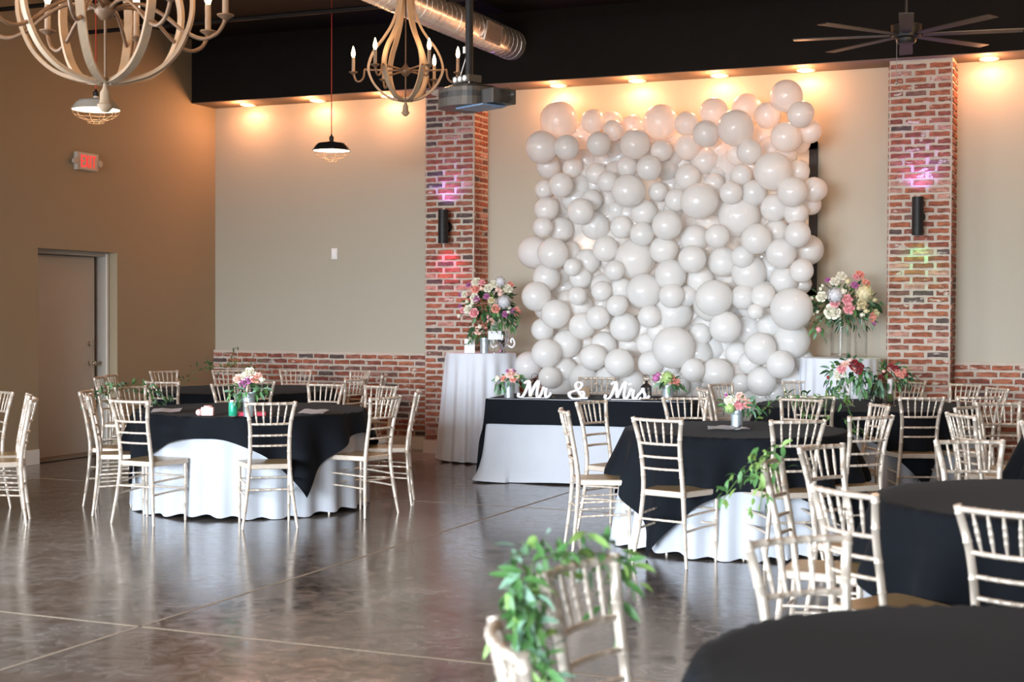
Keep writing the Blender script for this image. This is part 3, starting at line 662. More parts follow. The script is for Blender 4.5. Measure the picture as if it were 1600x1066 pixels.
LAB = {
'C1': 'chair cut by the left photo edge, farthest of the left-edge three', 'C2': 'middle of the three edge-on chairs at the left photo edge', 'C3': 'nearest of the three edge-on chairs at the left photo edge',
'C4': 'chair nearly edge-on, farther of the pair left of the left round table', 'C5': 'edge-on chair, nearer of the pair left of the white-skirted round table', 'C6': 'chair at front left of the left round table, seat toward the white skirt',
'C7': 'upright chair nearest the grey door, left of the far back table', 'C8': 'brownish chair just behind the one nearest the grey door', 'C9': 'chair with a green leaf garland, left of the paper on the left table',
'C10': 'chair behind the left round table, backing toward the camera near the garland', 'C11': 'chair against the left wall corner behind the far back table', 'C12': 'chair draped in dark trailing greenery by the brick wainscot corner',
'C13': 'chair facing us across the left table, just left of its flowers', 'C14': 'chair behind the flower bucket of the left round table', 'C15': 'chair against the brick wainscot directly behind the far back table',
'C16': 'chair across the left round table, right of its flowers', 'C17': 'chair on the right side of the far back table, nearer one', 'C18': 'far chair by the wainscot at right rear of the far back table',
'C19': 'thin edge-on chair near the brick wainscot, left of the left column', 'C20': 'pale chair at right rear of the left round table', 'C21': 'chair at right of the left round table, seat tucked to the white skirt',
'C22': 'edge-on chair standing just left of the left brick column', 'C23': 'chair seen square from behind in front of the left round table', 'C24': 'edge-on chair left of the centre black table, nearest the open floor',
'C25': 'chair between the sweetheart table and the centre black table', 'C26': 'chair seen from behind at front left of the centre black table', 'C27': 'chair across the centre black table, left of its flowers',
'C28': 'narrow edge-on chair with a curved back before the balloons', 'C29': 'bronze-lit chair right behind the centre table flowers', 'C30': 'chair behind the ampersand sign at the sweetheart table',
'C31': 'chair behind the sweetheart table flowers, right of the Mrs sign', 'C32': 'chair before the right white cocktail table, left of the burgundy bouquet', 'C33': 'chair with trailing leaf garland behind the centre black table',
'C34': 'chair across the centre black table, right of its flowers', 'C35': 'chair at front right of the centre black table, seat turned left', 'C36': 'chair right of the centre black table, seen from behind at an angle',
'C37': 'pinkish narrow chair under the black lantern, right of centre table', 'C38': 'chair seen square from behind below the right column bouquet', 'C39': 'chair against the right column, half hidden by the smaller bouquet',
'C40': 'chair at the foot of the right column, right of the bouquets', 'C41': 'rightmost chair behind the bouquet table, against the brick wainscot', 'C42': 'chair with its back to us at the right side of the bouquet table',
'C43': 'narrow chair behind the angled one, left of the right-edge table', 'C44': 'angled chair in front of the narrow one, left of the right-edge table', 'C45': 'chair facing us across the large right black table',
'C46': 'chair cut by the right photo edge, upper one', 'C47': 'chair cut by the right photo edge, lower one', 'C48': 'chair at left rear of the large right black table',
'C49': 'pale blurred chair at front left of the large right black table', 'C50': 'chair with green garland left of the large right black table', 'C51': 'chair with its back to us before the large right black table, at photo edge',
'C52': 'blurred chair facing the nearest black table in the bottom right', 'C53': 'blurred foreground chair draped with the big green garland', 'C54': 'nearest blurred chair at the bottom edge, seen edge-on'}
chair0 = make_chair(); first = True
for k, (x, y, rz) in CH.items():
    c = chair0 if first else dup(chair0); first = False
    c.location = (x, y, 0); c.rotation_euler = (0, 0, math.radians(rz)); c['label'] = ('champagne ' + LAB[k]); c['group'] = 'champagne chiavari chairs'

# ------------------------------------------------------------------ tables and cloths
ZT = .762
def cloth_under(R_, rnd, z=ZT-.008, nf=25, flare=.07, amp=.026, hem=.012):
    ph = [rnd.uniform(0, 6.28) for _ in range(3)]; b = BM(); seg = 180; rings = []
    for k, (rr) in enumerate((.0, .5, .97)):
        rings.append([b.verts.new((R_*rr*math.cos(2*PI*i/seg), R_*rr*math.sin(2*PI*i/seg), z)) for i in range(seg)] if rr else [b.verts.new((0, 0, z))])
    for j in range(0, 15):
        t_ = j/14; ring = []
        for i in range(seg):
            a = 2*PI*i/seg
            w_ = math.sin(nf*a+ph[0]+.5*math.sin(3*a+ph[1])) * .7 + .3*math.sin(2.3*nf*a*1.0//1 + ph[2]) if False else math.sin(nf*a+ph[0]+1.1*math.sin(3*a+ph[1]))
            r = R_ + .004 + flare*t_**1.2 + amp*t_**.8*w_
            zz = z - .004 - (z-hem)*t_ + (.012*math.sin(5*a+ph[2])*t_**3 + .010*t_**4*(1-w_))
            ring.append(b.verts.new((r*math.cos(a), r*math.sin(a), max(zz, .004))))
        rings.append(ring)
    for i in range(seg): b.faces.new((rings[0][0], rings[1][i], rings[1][(i+1) % seg]))
    for k in range(1, len(rings)-1):
        for i in range(seg): b.faces.new((rings[k][i], rings[k+1][i], rings[k+1][(i+1) % seg], rings[k][(i+1) % seg]))
    return b
def cloth_square(R_, S, rnd, z=ZT, amp=1.0, flare=.09):
    b = BM(); n = 96; ph = rnd.uniform(0, 6.28); ph2 = rnd.uniform(0, 6.28); grid = []
    for i in range(n+1):
        row = []
        for j in range(n+1):
            u = -S/2 + S*i/n; v = -S/2 + S*j/n; ro = math.hypot(u, v); a = math.atan2(v, u)
            if ro <= R_:
                row.append(b.verts.new((u, v, z + .0015*math.sin(u*5+ph)*math.sin(v*4+ph2)))); continue
            h = ro - R_; hd = min(h, .02)
            # distance to nearest diagonal: the corners fall as pleated points
            q = ((a - PI/4) % (PI/2)) - 0; q = q if q < PI/4 else q - PI/2
            fold = math.sin(14*a + ph + .8*math.sin(2*a+ph2)); A = min(.048, .17*h)*amp; tt = min(h/.75, 1)
            r = R_ + .016 + flare*tt**1.2 + .030*tt**.8 + A*(1+fold)
            a2 = a - q*min(h*.22, .14)
            zz = z - max(0, h-.006) + (0.01 if h < .012 else 0)*0
            row.append(b.verts.new((r*math.cos(a2), r*math.sin(a2), max(zz, .006 + .004*(1+fold)))))
        grid.append(row)
    for i in range(n):
        for j in range(n): b.faces.new((grid[i][j], grid[i+1][j], grid[i+1][j+1], grid[i][j+1]))
    return b
def table_base(loc, R_, label):
    t = thing('round_table', label, 'table', (loc[0], loc[1], 0))
    b = BM(); lathe(b, [(0, ZT-.035), (R_-.006, ZT-.035), (R_-.004, ZT-.03), (R_-.004, ZT-.012), (0, ZT-.012)], seg=48); obj('table_top', b, 'ply', t)
    for k in range(4):
        a = PI/4 + k*PI/2; b = BM(); tube(b, [(R_*.55*math.cos(a), R_*.55*math.sin(a), .0), (R_*.5*math.cos(a), R_*.5*math.sin(a), ZT-.035)], .016, 8); obj('table_leg', b, 'steel', t)
rnd = random.Random(3)
# (x, y, R, overlay rotation deg, name of table)
TB = [('left round table', 3.64, -4.77, .90, 33-45+23+270, 2.13), ('far back table by the wainscot', 1.90, -2.28, .915, 10, 2.13), ('centre round table with the flower bucket', 7.67, -5.03, .735, 0, 2.13),
      ('bouquet table before the right column', 8.02, -1.99, .905, 0, 2.13), ('large right table', 9.88, -8.13, .765, 0, 2.13), ('nearest table in the bottom right', 9.99, -11.33, .765, 0, 2.13), ('table cut by the right photo edge', 10.25, -4.55, .765, 20, 2.13)]
# direction of one hanging corner, in degrees, world frame
TIP = {0: -67+33, 1: 5, 2: -67-44, 3: -67+12, 4: -67-52, 5: -67-20, 6: -67+30}
for i, (nm, x, y, R_, _, S) in enumerate(TB):
    table_base((x, y), R_, 'folding table hidden under the cloths of the ' + nm)
    u = obj('white_tablecloth', cloth_under(R_, rnd, flare=(.02, .05, .09, .05, .09, .09, .09)[i], amp=.024 if i == 0 else .032), 'white_cloth', loc=(x, y, 0)); tag(u, 'white floor-length cloth under the black overlay of the ' + nm, 'tablecloth', 'white round tablecloths')
    o = obj('black_overlay', cloth_square(R_, S, rnd, flare=(.02, .05, .09, .05, .09, .09, .09)[i]), 'black_cloth', loc=(x, y, 0)); o.rotation_euler = (0, 0, math.radians(TIP[i] - 45)); tag(o, 'black square overlay draped over the ' + nm, 'tablecloth', 'black square overlays')

# sweetheart table
SWX, SWY, SWA = 5.56, -2.03, math.radians(9)
t = thing('sweetheart_table', 'rectangular folding table hidden under the black and white sweetheart cloths', 'table', (SWX, SWY, 0), SWA)
b = BM(); box(b, (0, 0, ZT-.03), (1.82, .74, .03)); obj('table_top', b, 'ply', t, False)
for sx in (-1, 1):
    for sy in (-1, 1):
        b = BM(); tube(b, [(sx*.75, sy*.28, 0), (sx*.75, sy*.28, ZT-.04)], .015, 8); obj('table_leg', b, 'steel', t)
def rect_path(hx, hy, rc, n):
    """points and outward normals around a rounded rectangle"""
    out = []; per = []
    segs = [((hx, -hy+rc), (hx, hy-rc)), ((hx-rc, hy), (-hx+rc, hy)), ((-hx, hy-rc), (-hx, -hy+rc)), ((-hx+rc, -hy), (hx-rc, -hy))]
    cor = [(hx-rc, hy-rc, 0), (-hx+rc, hy-rc, 90), (-hx+rc, -hy+rc, 180), (hx-rc, -hy+rc, 270)]
    nrm = [(1, 0), (0, 1), (-1, 0), (0, -1)]
    for (p, q), nn, (cx, cy, a0) in zip(segs, nrm, cor):
        L_ = math.hypot(q[0]-p[0], q[1]-p[1]); m = max(2, int(L_/.025))
        for i in range(m): out.append((p[0]+(q[0]-p[0])*i/m, p[1]+(q[1]-p[1])*i/m, *nn))
        for i in range(6):
            a = math.radians(a0 + 90*i/6); out.append((cx+rc*math.cos(a), cy+rc*math.sin(a), math.cos(a), math.sin(a)))
    return out
b = BM(); P_ = rect_path(.915, .38, .02, 0); n = len(P_); rings = []
for j in range(13):
    t_ = j/12; ring = []
    for i, (x, y, nx, ny) in enumerate(P_):
        s = i*.025; f = math.sin(s*9+1.5*math.sin(s*2.1)); d = .006 + .05*t_**1.6 + .016*t_*f + (.07*t_**6*(1 if x < -.7 else .25))
        z = (ZT-.008)*(1-t_) + .006 + .006*t_**5*(1+f)
        ring.append(b.verts.new((x+nx*d, y+ny*d, z)))
    rings.append(ring)
for j in range(12):
    for i in range(n): b.faces.new((rings[j][i], rings[j+1][i], rings[j+1][(i+1) % n], rings[j][(i+1) % n]))
b.faces.new(rings[0])
o = obj('white_tablecloth', b, 'white_cloth', loc=(SWX, SWY, 0)); o.rotation_euler = (0, 0, SWA); tag(o, 'white rectangular floor cloth puddling under the sweetheart table', 'tablecloth')
b = BM(); grid = []; U0, U1, V0, V1 = -.915-.66, .915+.30, -.38-.235, .38+.2
nu, nv = 120, 60
for i in range(nu+1):
    row = []
    for j in range(nv+1):
        u = U0+(U1-U0)*i/nu; v = V0+(V1-V0)*j/nv
        cx = min(max(u, -.915), .915); cy = min(max(v, -.38), .38); ex, ey = u-cx, v-cy; h = math.hypot(ex, ey)
        if h < 1e-6: row.append(b.verts.new((u, v, ZT + .001*math.sin(u*9)))); continue
        nx, ny = ex/h, ey/h
        if abs(ex) > 1e-6 and abs(ey) > 1e-6: hh = max(abs(ex), abs(ey)) + .25*min(abs(ex), abs(ey))
        else: hh = h
        f = math.sin((u-v)*13+1); d = .016 + .05*(hh/.75)**1.4 + min(.02, .05*hh)*(1+f)
        row.append(b.verts.new((cx+nx*d, cy+ny*d, max(ZT-hh+.004, .012))))
    grid.append(row)
for i in range(nu):
    for j in range(nv): b.faces.new((grid[i][j], grid[i+1][j], grid[i+1][j+1], grid[i][j+1]))
o = obj('black_overlay', b, 'black_cloth', loc=(SWX, SWY, 0)); o.rotation_euler = (0, 0, SWA); tag(o, 'black rectangular overlay on the sweetheart table, long at its left end', 'tablecloth')

# white cocktail tables
HZ = 1.125
def cocktail(x, y, label, lab2, rt_, rb_):
    t = thing('cocktail_table', label, 'table', (x, y, 0))
    b = BM(); lathe(b, [(0, HZ-.03), (rt_-.006, HZ-.03), (rt_-.004, HZ-.01), (0, HZ-.01)], seg=40); obj('table_top', b, 'ply', t)
    b = BM(); tube(b, [(0, 0, .03), (0, 0, HZ-.03)], .035, 12); lathe(b, [(0, 0), (.25, 0), (.25, .012), (.05, .04), (0, .04)], seg=24); obj('pedestal', b, 'steel', t)
    bm_ = BM(); seg = 168; rings = []
    for rr in (.5, .97): rings.append([bm_.verts.new((rt_*rr*math.cos(2*PI*i/seg), rt_*rr*math.sin(2*PI*i/seg), HZ)) for i in range(seg)])
    bm_.faces.new(rings[0])
    for j in range(16):
        t_ = j/15; ring = []
        for i in range(seg):
            a = 2*PI*i/seg; f = math.sin(16*a + 1.6*math.sin(3*a+x)); r = rt_ + .004 + (rb_-rt_)*t_**1.15 + .034*t_**.6*f
            ring.append(bm_.verts.new((r*math.cos(a), r*math.sin(a), max(.005, HZ-.004-(HZ-.012)*t_ + .008*t_**3*(1+f)))))
        rings.append(ring)
    for k in range(len(rings)-1):
        for i in range(seg): bm_.faces.new((rings[k][i], rings[k+1][i], rings[k+1][(i+1) % seg], rings[k][(i+1) % seg]))
    o = obj('cocktail_tablecloth', bm_, 'sheer_cloth', loc=(x, y, 0)); tag(o, lab2, 'tablecloth')
cocktail(3.86, -.80, 'tall round table under white cloth beside the left column', 'white floor-length cloth of the tall table by the left column', .365, .44)
cocktail(7.55, -.62, 'tall round table under white cloth beside the right column', 'white floor-length cloth of the tall table by the right column', .37, .42)
CAMR = math.radians(23.1)       # objects turned so that local x runs along the view's width
# ------------------------------------------------------------------ balloons
BAL = "4.665,-0.66,3.526,0.197;4.573,-0.9,3.223,0.169;5.039,-0.66,3.496,0.125;5.186,-0.52,3.495,0.118;5.288,-0.74,3.383,0.108;5.42,-0.52,3.437,0.125;5.758,-0.66,3.45,0.179;6.048,-0.74,3.415,0.121;6.268,-0.82,3.295,0.132;6.303,-0.66,3.525,0.143;6.584,-0.9,3.327,0.177;6.599,-0.52,3.561,0.151;6.837,-0.66,3.465,0.131;7.056,-0.82,3.618,0.158;7.21,-0.9,3.427,0.126;7.248,-0.66,3.292,0.115;7.053,-0.82,3.228,0.146;7.131,-0.52,3.203,0.099;4.846,-0.9,3.212,0.129;5.188,-0.9,3.232,0.123;5.544,-0.82,3.226,0.153;5.792,-0.74,3.156,0.107;6.038,-0.66,3.189,0.127;6.546,-0.66,3.101,0.112;6.719,-0.9,3.092,0.122;7.005,-0.6,3.078,0.112;4.553,-0.66,3.05,0.127;4.818,-0.66,3.029,0.1;5.078,-0.66,2.961,0.109;5.237,-0.52,3.236,0.118;5.408,-0.66,3.019,0.108;5.714,-0.9,2.974,0.126;5.784,-0.52,3.007,0.129;6.04,-0.66,2.895,0.127;6.174,-0.52,3.062,0.14;6.602,-0.74,2.891,0.104;6.952,-0.9,2.898,0.183;7.141,-0.66,2.913,0.111;4.504,-0.66,2.816,0.1;4.755,-0.82,2.842,0.125;5.258,-0.82,2.861,0.108;5.502,-0.9,2.756,0.165;5.734,-0.66,2.757,0.097;5.948,-0.74,2.666,0.114;6.308,-0.66,2.819,0.106;6.543,-0.9,2.704,0.111;6.727,-0.74,2.711,0.129;7.14,-0.9,2.697,0.145;7.296,-0.66,2.733,0.122;7.236,-0.52,2.603,0.104;4.562,-0.74,2.609,0.126;4.854,-0.52,2.852,0.132;5.031,-0.66,2.696,0.109;4.997,-0.9,2.565,0.134;5.591,-0.66,2.555,0.134;5.253,-0.52,2.595,0.091;6.226,-0.9,2.635,0.179;6.315,-0.52,2.921,0.089;6.562,-0.66,2.499,0.21;6.929,-0.74,2.562,0.135;7.139,-0.74,2.502,0.118;4.589,-0.9,2.413,0.104;4.695,-0.66,2.4,0.131;5.069,-0.66,2.428,0.143;5.351,-0.66,2.411,0.116;5.621,-0.82,2.329,0.122;5.904,-0.9,2.409,0.15;6.114,-0.66,2.283,0.139;6.41,-0.9,2.289,0.119;6.792,-0.9,2.26,0.147;6.505,-0.52,2.306,0.088;6.935,-0.66,2.336,0.124;7.19,-0.9,2.297,0.126;7.217,-0.52,2.161,0.149;4.392,-0.66,2.17,0.172;4.703,-0.9,2.145,0.161;4.809,-0.66,2.176,0.105;5.209,-0.74,2.191,0.129;5.498,-0.66,2.087,0.206;5.821,-0.74,2.171,0.14;6.161,-0.9,2.071,0.137;6.405,-0.66,2.054,0.151;6.639,-0.82,2.09,0.111;7.017,-0.82,2.119,0.147;7.232,-0.9,1.951,0.114;4.565,-0.74,1.906,0.145;4.914,-0.9,2.004,0.09;4.984,-0.66,2.069,0.131;4.94,-0.74,1.904,0.117;5.363,-0.9,1.966,0.102;5.918,-0.82,1.919,0.156;6.175,-0.66,1.876,0.139;6.668,-0.66,1.94,0.175;7.016,-0.66,1.872,0.141;7.153,-0.52,1.83,0.099;5.158,-0.66,1.812,0.13;5.382,-0.74,1.787,0.116;5.648,-0.82,1.762,0.178;5.983,-0.52,1.743,0.115;6.38,-0.9,1.693,0.178;6.843,-0.82,1.715,0.118;5.955,-0.9,1.715,0.125;4.523,-0.9,1.708,0.154;4.546,-0.66,1.593,0.139;4.734,-0.9,1.531,0.15;4.558,-0.82,1.371,0.117;4.548,-0.66,1.282,0.084;4.631,-0.9,1.128,0.151;4.334,-0.66,0.993,0.147;4.761,-0.66,1.223,0.152;4.736,-0.66,0.95,0.146;4.672,-0.9,0.884,0.116;4.917,-0.66,1.618,0.124;4.967,-0.9,1.714,0.095;4.991,-0.82,1.411,0.136;5.224,-0.9,1.762,0.101;5.187,-0.9,1.497,0.121;5.167,-0.66,1.215,0.137;5.138,-0.9,1.099,0.135;4.977,-0.74,0.872,0.151;4.683,-0.66,0.775,0.167;5.412,-0.74,1.401,0.149;5.389,-0.9,1.618,0.107;5.574,-0.66,1.728,0.149;5.418,-0.9,1.043,0.147;5.627,-0.66,1.233,0.115;5.728,-0.9,1.511,0.113;5.717,-0.82,1.046,0.127;5.236,-0.74,0.889,0.123;5.477,-0.66,0.819,0.15;5.765,-0.74,1.356,0.107;5.891,-0.66,1.548,0.201;6.062,-0.74,1.715,0.106;6.297,-0.66,1.644,0.186;6.631,-0.74,1.702,0.124;6.825,-0.66,1.727,0.131;6.789,-0.9,1.562,0.077;7.136,-0.9,1.586,0.204;6.638,-0.52,1.385,0.146;6.475,-0.82,1.41,0.157;6.177,-0.66,1.335,0.113;5.978,-0.9,1.206,0.21;6.154,-0.66,1.144,0.153;6.175,-0.9,0.986,0.118;6.372,-0.74,0.949,0.158;6.519,-0.52,1.146,0.12;6.874,-0.66,1.423,0.124;6.839,-0.9,1.206,0.155;7.087,-0.66,1.285,0.182;6.675,-0.66,1.058,0.112;7.037,-0.9,1.06,0.135;7.163,-0.52,1.085,0.118;6.833,-0.82,0.891,0.143;6.593,-0.66,0.856,0.099;7.112,-0.6,0.877,0.144;6.926,-0.66,0.77,0.098;6.262,-0.52,1.19,0.134;7.149,-0.52,1.482,0.092;5.857,-0.66,0.996,0.108;6.193,-0.66,0.728,0.093;5.97,-0.74,0.833,0.12;5.069,-0.42,0.509,0.154;5.658,-0.42,0.527,0.159;6.393,-0.42,0.549,0.135;7.068,-0.42,0.57,0.134;6.718,-0.42,0.559,0.158;5.962,-0.42,0.536,0.128;4.75,-0.42,0.499,0.165;5.375,-0.5,0.556,0.171;5.656,-0.42,0.821,0.153;6.73,-0.42,3.283,0.147;6.184,-0.5,0.548,0.148;6.309,-0.42,3.206,0.145;4.636,-0.42,1.804,0.138;4.879,-0.42,3.132,0.148;5.125,-0.42,3.09,0.156;6.413,-0.5,0.746,0.147;4.884,-0.42,2.269,0.158;5.127,-0.42,2.727,0.139;4.632,-0.42,2.674,0.161;4.843,-0.42,3.366,0.172;5.027,-0.5,0.711,0.172;5.379,-0.42,1.21,0.173;6.215,-0.42,2.473,0.171;5.983,-0.42,2.478,0.162;4.535,-0.42,0.527,0.151;6.517,-0.42,1.543,0.124;5.81,-0.42,3.291,0.139;6.056,-0.42,1.509,0.152;5.377,-0.42,1.572,0.158;6.607,-0.5,0.72,0.169;5.851,-0.5,0.667,0.127;6.927,-0.5,0.634,0.164;6.417,-0.42,1.862,0.158;5.679,-0.42,2.614,0.139;6.184,-0.42,2.185,0.158;6.739,-0.42,2.114,0.135;5.813,-0.42,2.838,0.134;4.889,-0.42,1.237,0.129;6.376,-0.42,3.012,0.157;5.236,-0.5,0.717,0.172;4.776,-0.42,2.437,0.175;4.783,-0.42,1.069,0.177;6.488,-0.42,0.968,0.149;6.018,-0.5,0.704,0.147;5.061,-0.42,2.034,0.141;5.52,-0.42,0.654,0.149;5.542,-0.5,1.376,0.167;5.541,-0.42,2.846,0.169;6.854,-0.5,1.984,0.149;5.337,-0.42,2.557,0.142;6.907,-0.42,0.881,0.14;6.83,-0.42,2.744,0.136;5.908,-0.5,2.249,0.127;6.807,-0.42,1.576,0.146;5.063,-0.42,1.637,0.144;5.912,-0.42,3.061,0.134;5.607,-0.42,3.3,0.17;4.922,-0.42,1.737,0.145;5.615,-0.42,1.964,0.138;6.655,-0.5,2.994,0.167;6.414,-0.42,2.213,0.15;6.736,-0.42,2.462,0.132;5.129,-0.42,2.529,0.175;5.1,-0.42,1.372,0.166;4.631,-0.5,1.969,0.135;6.127,-0.42,0.832,0.146;5.262,-0.5,2.292,0.153;6.114,-0.42,2.861,0.146;6.356,-0.42,1.094,0.148;4.674,-0.42,1.402,0.163;4.785,-0.42,0.701,0.169;5.851,-0.42,2.092,0.153;6.334,-0.5,2.656,0.166;6.845,-0.5,3.144,0.141;5.449,-0.42,0.981,0.162;6.778,-0.42,1.037,0.162;4.594,-0.42,3.143,0.164;5.957,-0.42,1.379,0.164;5.258,-0.5,2.946,0.166;6.959,-0.42,2.457,0.143;4.986,-0.42,2.863,0.159;5.437,-0.42,3.111,0.151;6.252,-0.42,1.927,0.147;4.985,-0.5,1.901,0.139;6.486,-0.42,1.287,0.134;5.341,-0.42,1.9,0.139;5.228,-0.5,2.096,0.158;5.647,-0.42,2.322,0.175;4.704,-0.5,1.636,0.155;5.953,-0.42,1.864,0.162;6.111,-0.42,3.214,0.149;6.377,-0.42,2.852,0.152;6.227,-0.42,0.705,0.163;4.997,-0.42,0.939,0.165;6.56,-0.5,2.808,0.15;5.827,-0.42,0.532,0.166;7.036,-0.42,0.727,0.14;5.263,-0.42,3.347,0.131;6.703,-0.42,2.589,0.141;6.556,-0.42,0.554,0.131;5.892,-0.42,0.957,0.144;7.026,-0.42,2.016,0.166;6.212,-0.5,1.414,0.158;6.892,-0.5,1.167,0.156;4.521,-0.42,3.38,0.166;5.43,-0.5,2.941,0.134;5.872,-0.5,2.572,0.127;6.418,-0.42,1.638,0.163;4.805,-0.5,2.73,0.168;4.634,-0.42,2.273,0.16;6.355,-0.42,1.254,0.149;6.768,-0.5,0.724,0.124;4.525,-0.42,2.542,0.172;6.772,-0.42,1.86,0.15;5.13,-0.5,1.077,0.15;6.919,-0.5,1.733,0.123;4.529,-0.42,1.704,0.167;5.232,-0.5,1.505,0.135;5.835,-0.5,3.153,0.149;4.531,-0.42,1.334,0.159;5.264,-0.42,3.15,0.165;7.056,-0.42,2.204,0.152;4.922,-0.5,0.576,0.165;5.685,-0.42,1.703,0.173;5.633,-0.5,3.128,0.156;4.844,-0.42,3.001,0.174;6.852,-0.5,2.235,0.16;5.971,-0.5,2.794,0.123;6.935,-0.42,1.418,0.15;6.175,-0.5,2.022,0.143;5.612,-0.42,2.486,0.143;6.711,-0.42,1.48,0.161;5.441,-0.42,2.457,0.16;4.953,-0.42,2.599,0.177;6.633,-0.5,1.607,0.129;6.017,-0.5,0.865,0.169;5.242,-0.42,0.878,0.163"
bm = BM(); prof = []
for i in range(13):
    a = PI*i/12; r = math.sin(a); z = -math.cos(a)
    if z < 0: z *= 1.12; r *= 1 - .10*(-z)
    prof.append((max(r, 0.0), z))
prof[0] = (.05, -1.12); prof = [(.0, -1.20), (.085, -1.205), (.06, -1.16), (.035, -1.13)] + prof[1:]
lathe(bm, prof[:-1] + [(.0005, 1.0)], seg=26, cap=False)
bo = obj('balloon', bm, 'balloon'); bme = bo.data
cols = ['far left', 'left', 'left-centre', 'centre', 'right-centre', 'right', 'far right']
rows = ['bottom', 'low', 'lower-middle', 'middle', 'upper-middle', 'high', 'top']
bl_ = [tuple(map(float, s.split(','))) for s in BAL.split(';')]
for i, (x, y, z, r) in enumerate(bl_):
    o = bo if i == 0 else bo.copy()
    if i: COL.objects.link(o)
    o.location = (x, y, z); o.scale = (r, r, r*1.03)
    o.rotation_euler = (math.radians(-90 + random.uniform(-40, 40)), random.uniform(-.3, .3), math.radians(random.uniform(-40, 40)) + PI)
    ci = min(6, max(0, int((x-4.2)/3.25*7))); ri = min(6, max(0, int((z-.1)/3.65*7)))
    sz = 'large' if r > .145 else ('medium' if r > .108 else 'small')
    lay = 'tucked behind others' if y > -.55 else 'at the front'
    lab = f'{sz} white balloon {lay}, {rows[ri]} {cols[ci]} of balloon wall'
    o['label'] = lab
BLAB = {}
for o in [x for x in COL.objects if x.name.split('.')[0] == 'balloon']: BLAB.setdefault(o['label'], []).append(o)
for lab, os_ in BLAB.items():
    os_.sort(key=lambda o: o.location.x); words = {1: [''], 2: ['left one of two: ', 'right one of two: '], 3: ['leftmost of three: ', 'middle of three: ', 'rightmost of three: ']}.get(len(os_))
    if words is None:
        words = ['leftmost: '] + ['one of the inner: ']*(len(os_)-2) + ['rightmost: ']
    for o, w_ in zip(os_, words): tag(o, w_ + lab, 'balloon', 'pearl balloons of the balloon wall')
# stand that carries the balloons: black pipes and a wide net of wires
t = thing('backdrop_stand', 'thin black pipe stand carrying the balloon wall', 'stand', (5.83, -.40, 0))
for x in (-1.28, 0, 1.28):
    b = BM(); tube(b, [(x, 0, .0), (x, 0, 3.05)], .012, 8); box(b, (x, 0, .01), (.10, .40, .02)); obj('upright_pole', b, 'fixture_black', t)
for z in (.35, 1.2, 2.1, 3.03):
    b = BM(); tube(b, [(-1.28, 0, z), (1.28, 0, z)], .008, 6); obj('cross_pole', b, 'fixture_black', t)
t = thing('string_lights', 'warm fairy lights glowing between the white balloons', 'string lights', (5.83, -.36, 0))
b = BM(); P = []
for i in range(9):
    x = -1.25 + i*.3125; P += [(x, .01*math.sin(i), 3.0 if i % 2 else .3), (x, -.01, .3 if i % 2 else 3.0)]
tube(b, P, .002, 4, False); obj('wire', b, 'fixture_black', t)
b = BM()
for i in range(9):
    for k in range(10):
        bmesh.ops.create_icosphere(b, subdivisions=1, radius=.006, matrix=Matrix.Translation((-1.25+i*.3125+random.uniform(-.03, .03), -.005, .4+k*.27+random.uniform(-.08, .08))))
o = obj('fairy_bulbs', b, 'bulb', t); o['kind'] = 'stuff'
for x in (4.85, 5.5, 6.15, 6.8):
    for z in (.8, 1.55, 2.3, 2.95): point('fairy_glow', (x, -.28, z), 3.5, (1, .72, .54), .02)

# ------------------------------------------------------------------ flowers
def petal_patch(bm, a, r0, r1, z0, z1, wid, curl, rot):
    rows_ = []
    for i in range(4):
        f = i/3; r = r0 + (r1-r0)*math.sin(f*PI/2); z = z0 + (z1-z0)*f - curl*f**4; wd = wid*math.sin(.35*PI + f*.5*PI) * (.55 + .6*f)
        row = []
        for j in (-1, -.33, .33, 1):
            aa = a + j*wd; row.append(bm.verts.new((r*(1-.06*j*j)*math.cos(aa), r*(1-.06*j*j)*math.sin(aa), z - .10*j*j*f)))
        rows_.append(row)
    for i in range(3):
        for j in range(3): bm.faces.new((rows_[i][j], rows_[i][j+1], rows_[i+1][j+1], rows_[i+1][j]))
def rose_mesh(kind):
    b = BM(); rr = random.Random(7)
    if kind == 'rose':
        for k, (n, r1, z1, cu) in enumerate(((3, .24, .62, 0), (4, .42, .64, .05), (5, .68, .52, .18), (6, .98, .30, .30))):
            for i in range(n): petal_patch(b, 2*PI*i/n + k*.7 + rr.uniform(-.15, .15), .06+.04*k, r1, -.45, z1, .95*PI/n*1.25, cu, 0)
        lathe(b, [(0, -.5), (.35, -.35), (.30, .1), (.12, .50), (0, .55)], seg=8)
    elif kind == 'cluster':
        for i in range(34):
            u = 1 - 1.55*(i+.5)/34; a = i*2.4; s = math.sqrt(max(0, 1-u*u)); c = Vector((s*math.cos(a)*.82, s*math.sin(a)*.82, u*.72))
            nrm = c.normalized(); t1 = nrm.orthogonal().normalized(); t2 = nrm.cross(t1)
            vc = b.verts.new(c + nrm*.02); ring = []
            for k in range(8):
                r = .24 if k % 2 == 0 else .12; an = 2*PI*k/8 + i; ring.append(b.verts.new(c + (t1*math.cos(an) + t2*math.sin(an))*r + nrm*(.09 if k % 2 == 0 else 0)))
            for k in range(8): b.faces.new((vc, ring[k], ring[(k+1) % 8]))
        bmesh.ops.create_icosphere(b, subdivisions=2, radius=.72)
    else:   # bud
        lathe(b, [(0, -.9), (.5, -.7), (.85, -.1), (.75, .45), (.4, .85), (0, .95)], seg=9)
        for k in range(3): petal_patch(b, 2*PI*k/3, .5, .9, -.5, .8, 1.0, .0, 0)
    bmesh.ops.recalc_face_normals(b, faces=b.faces); me = D.meshes.new(kind); b.to_mesh(me); b.free()
    for p in me.polygons: p.use_smooth = True
    me.materials.append(M['fl_white']); return me
FM = {}
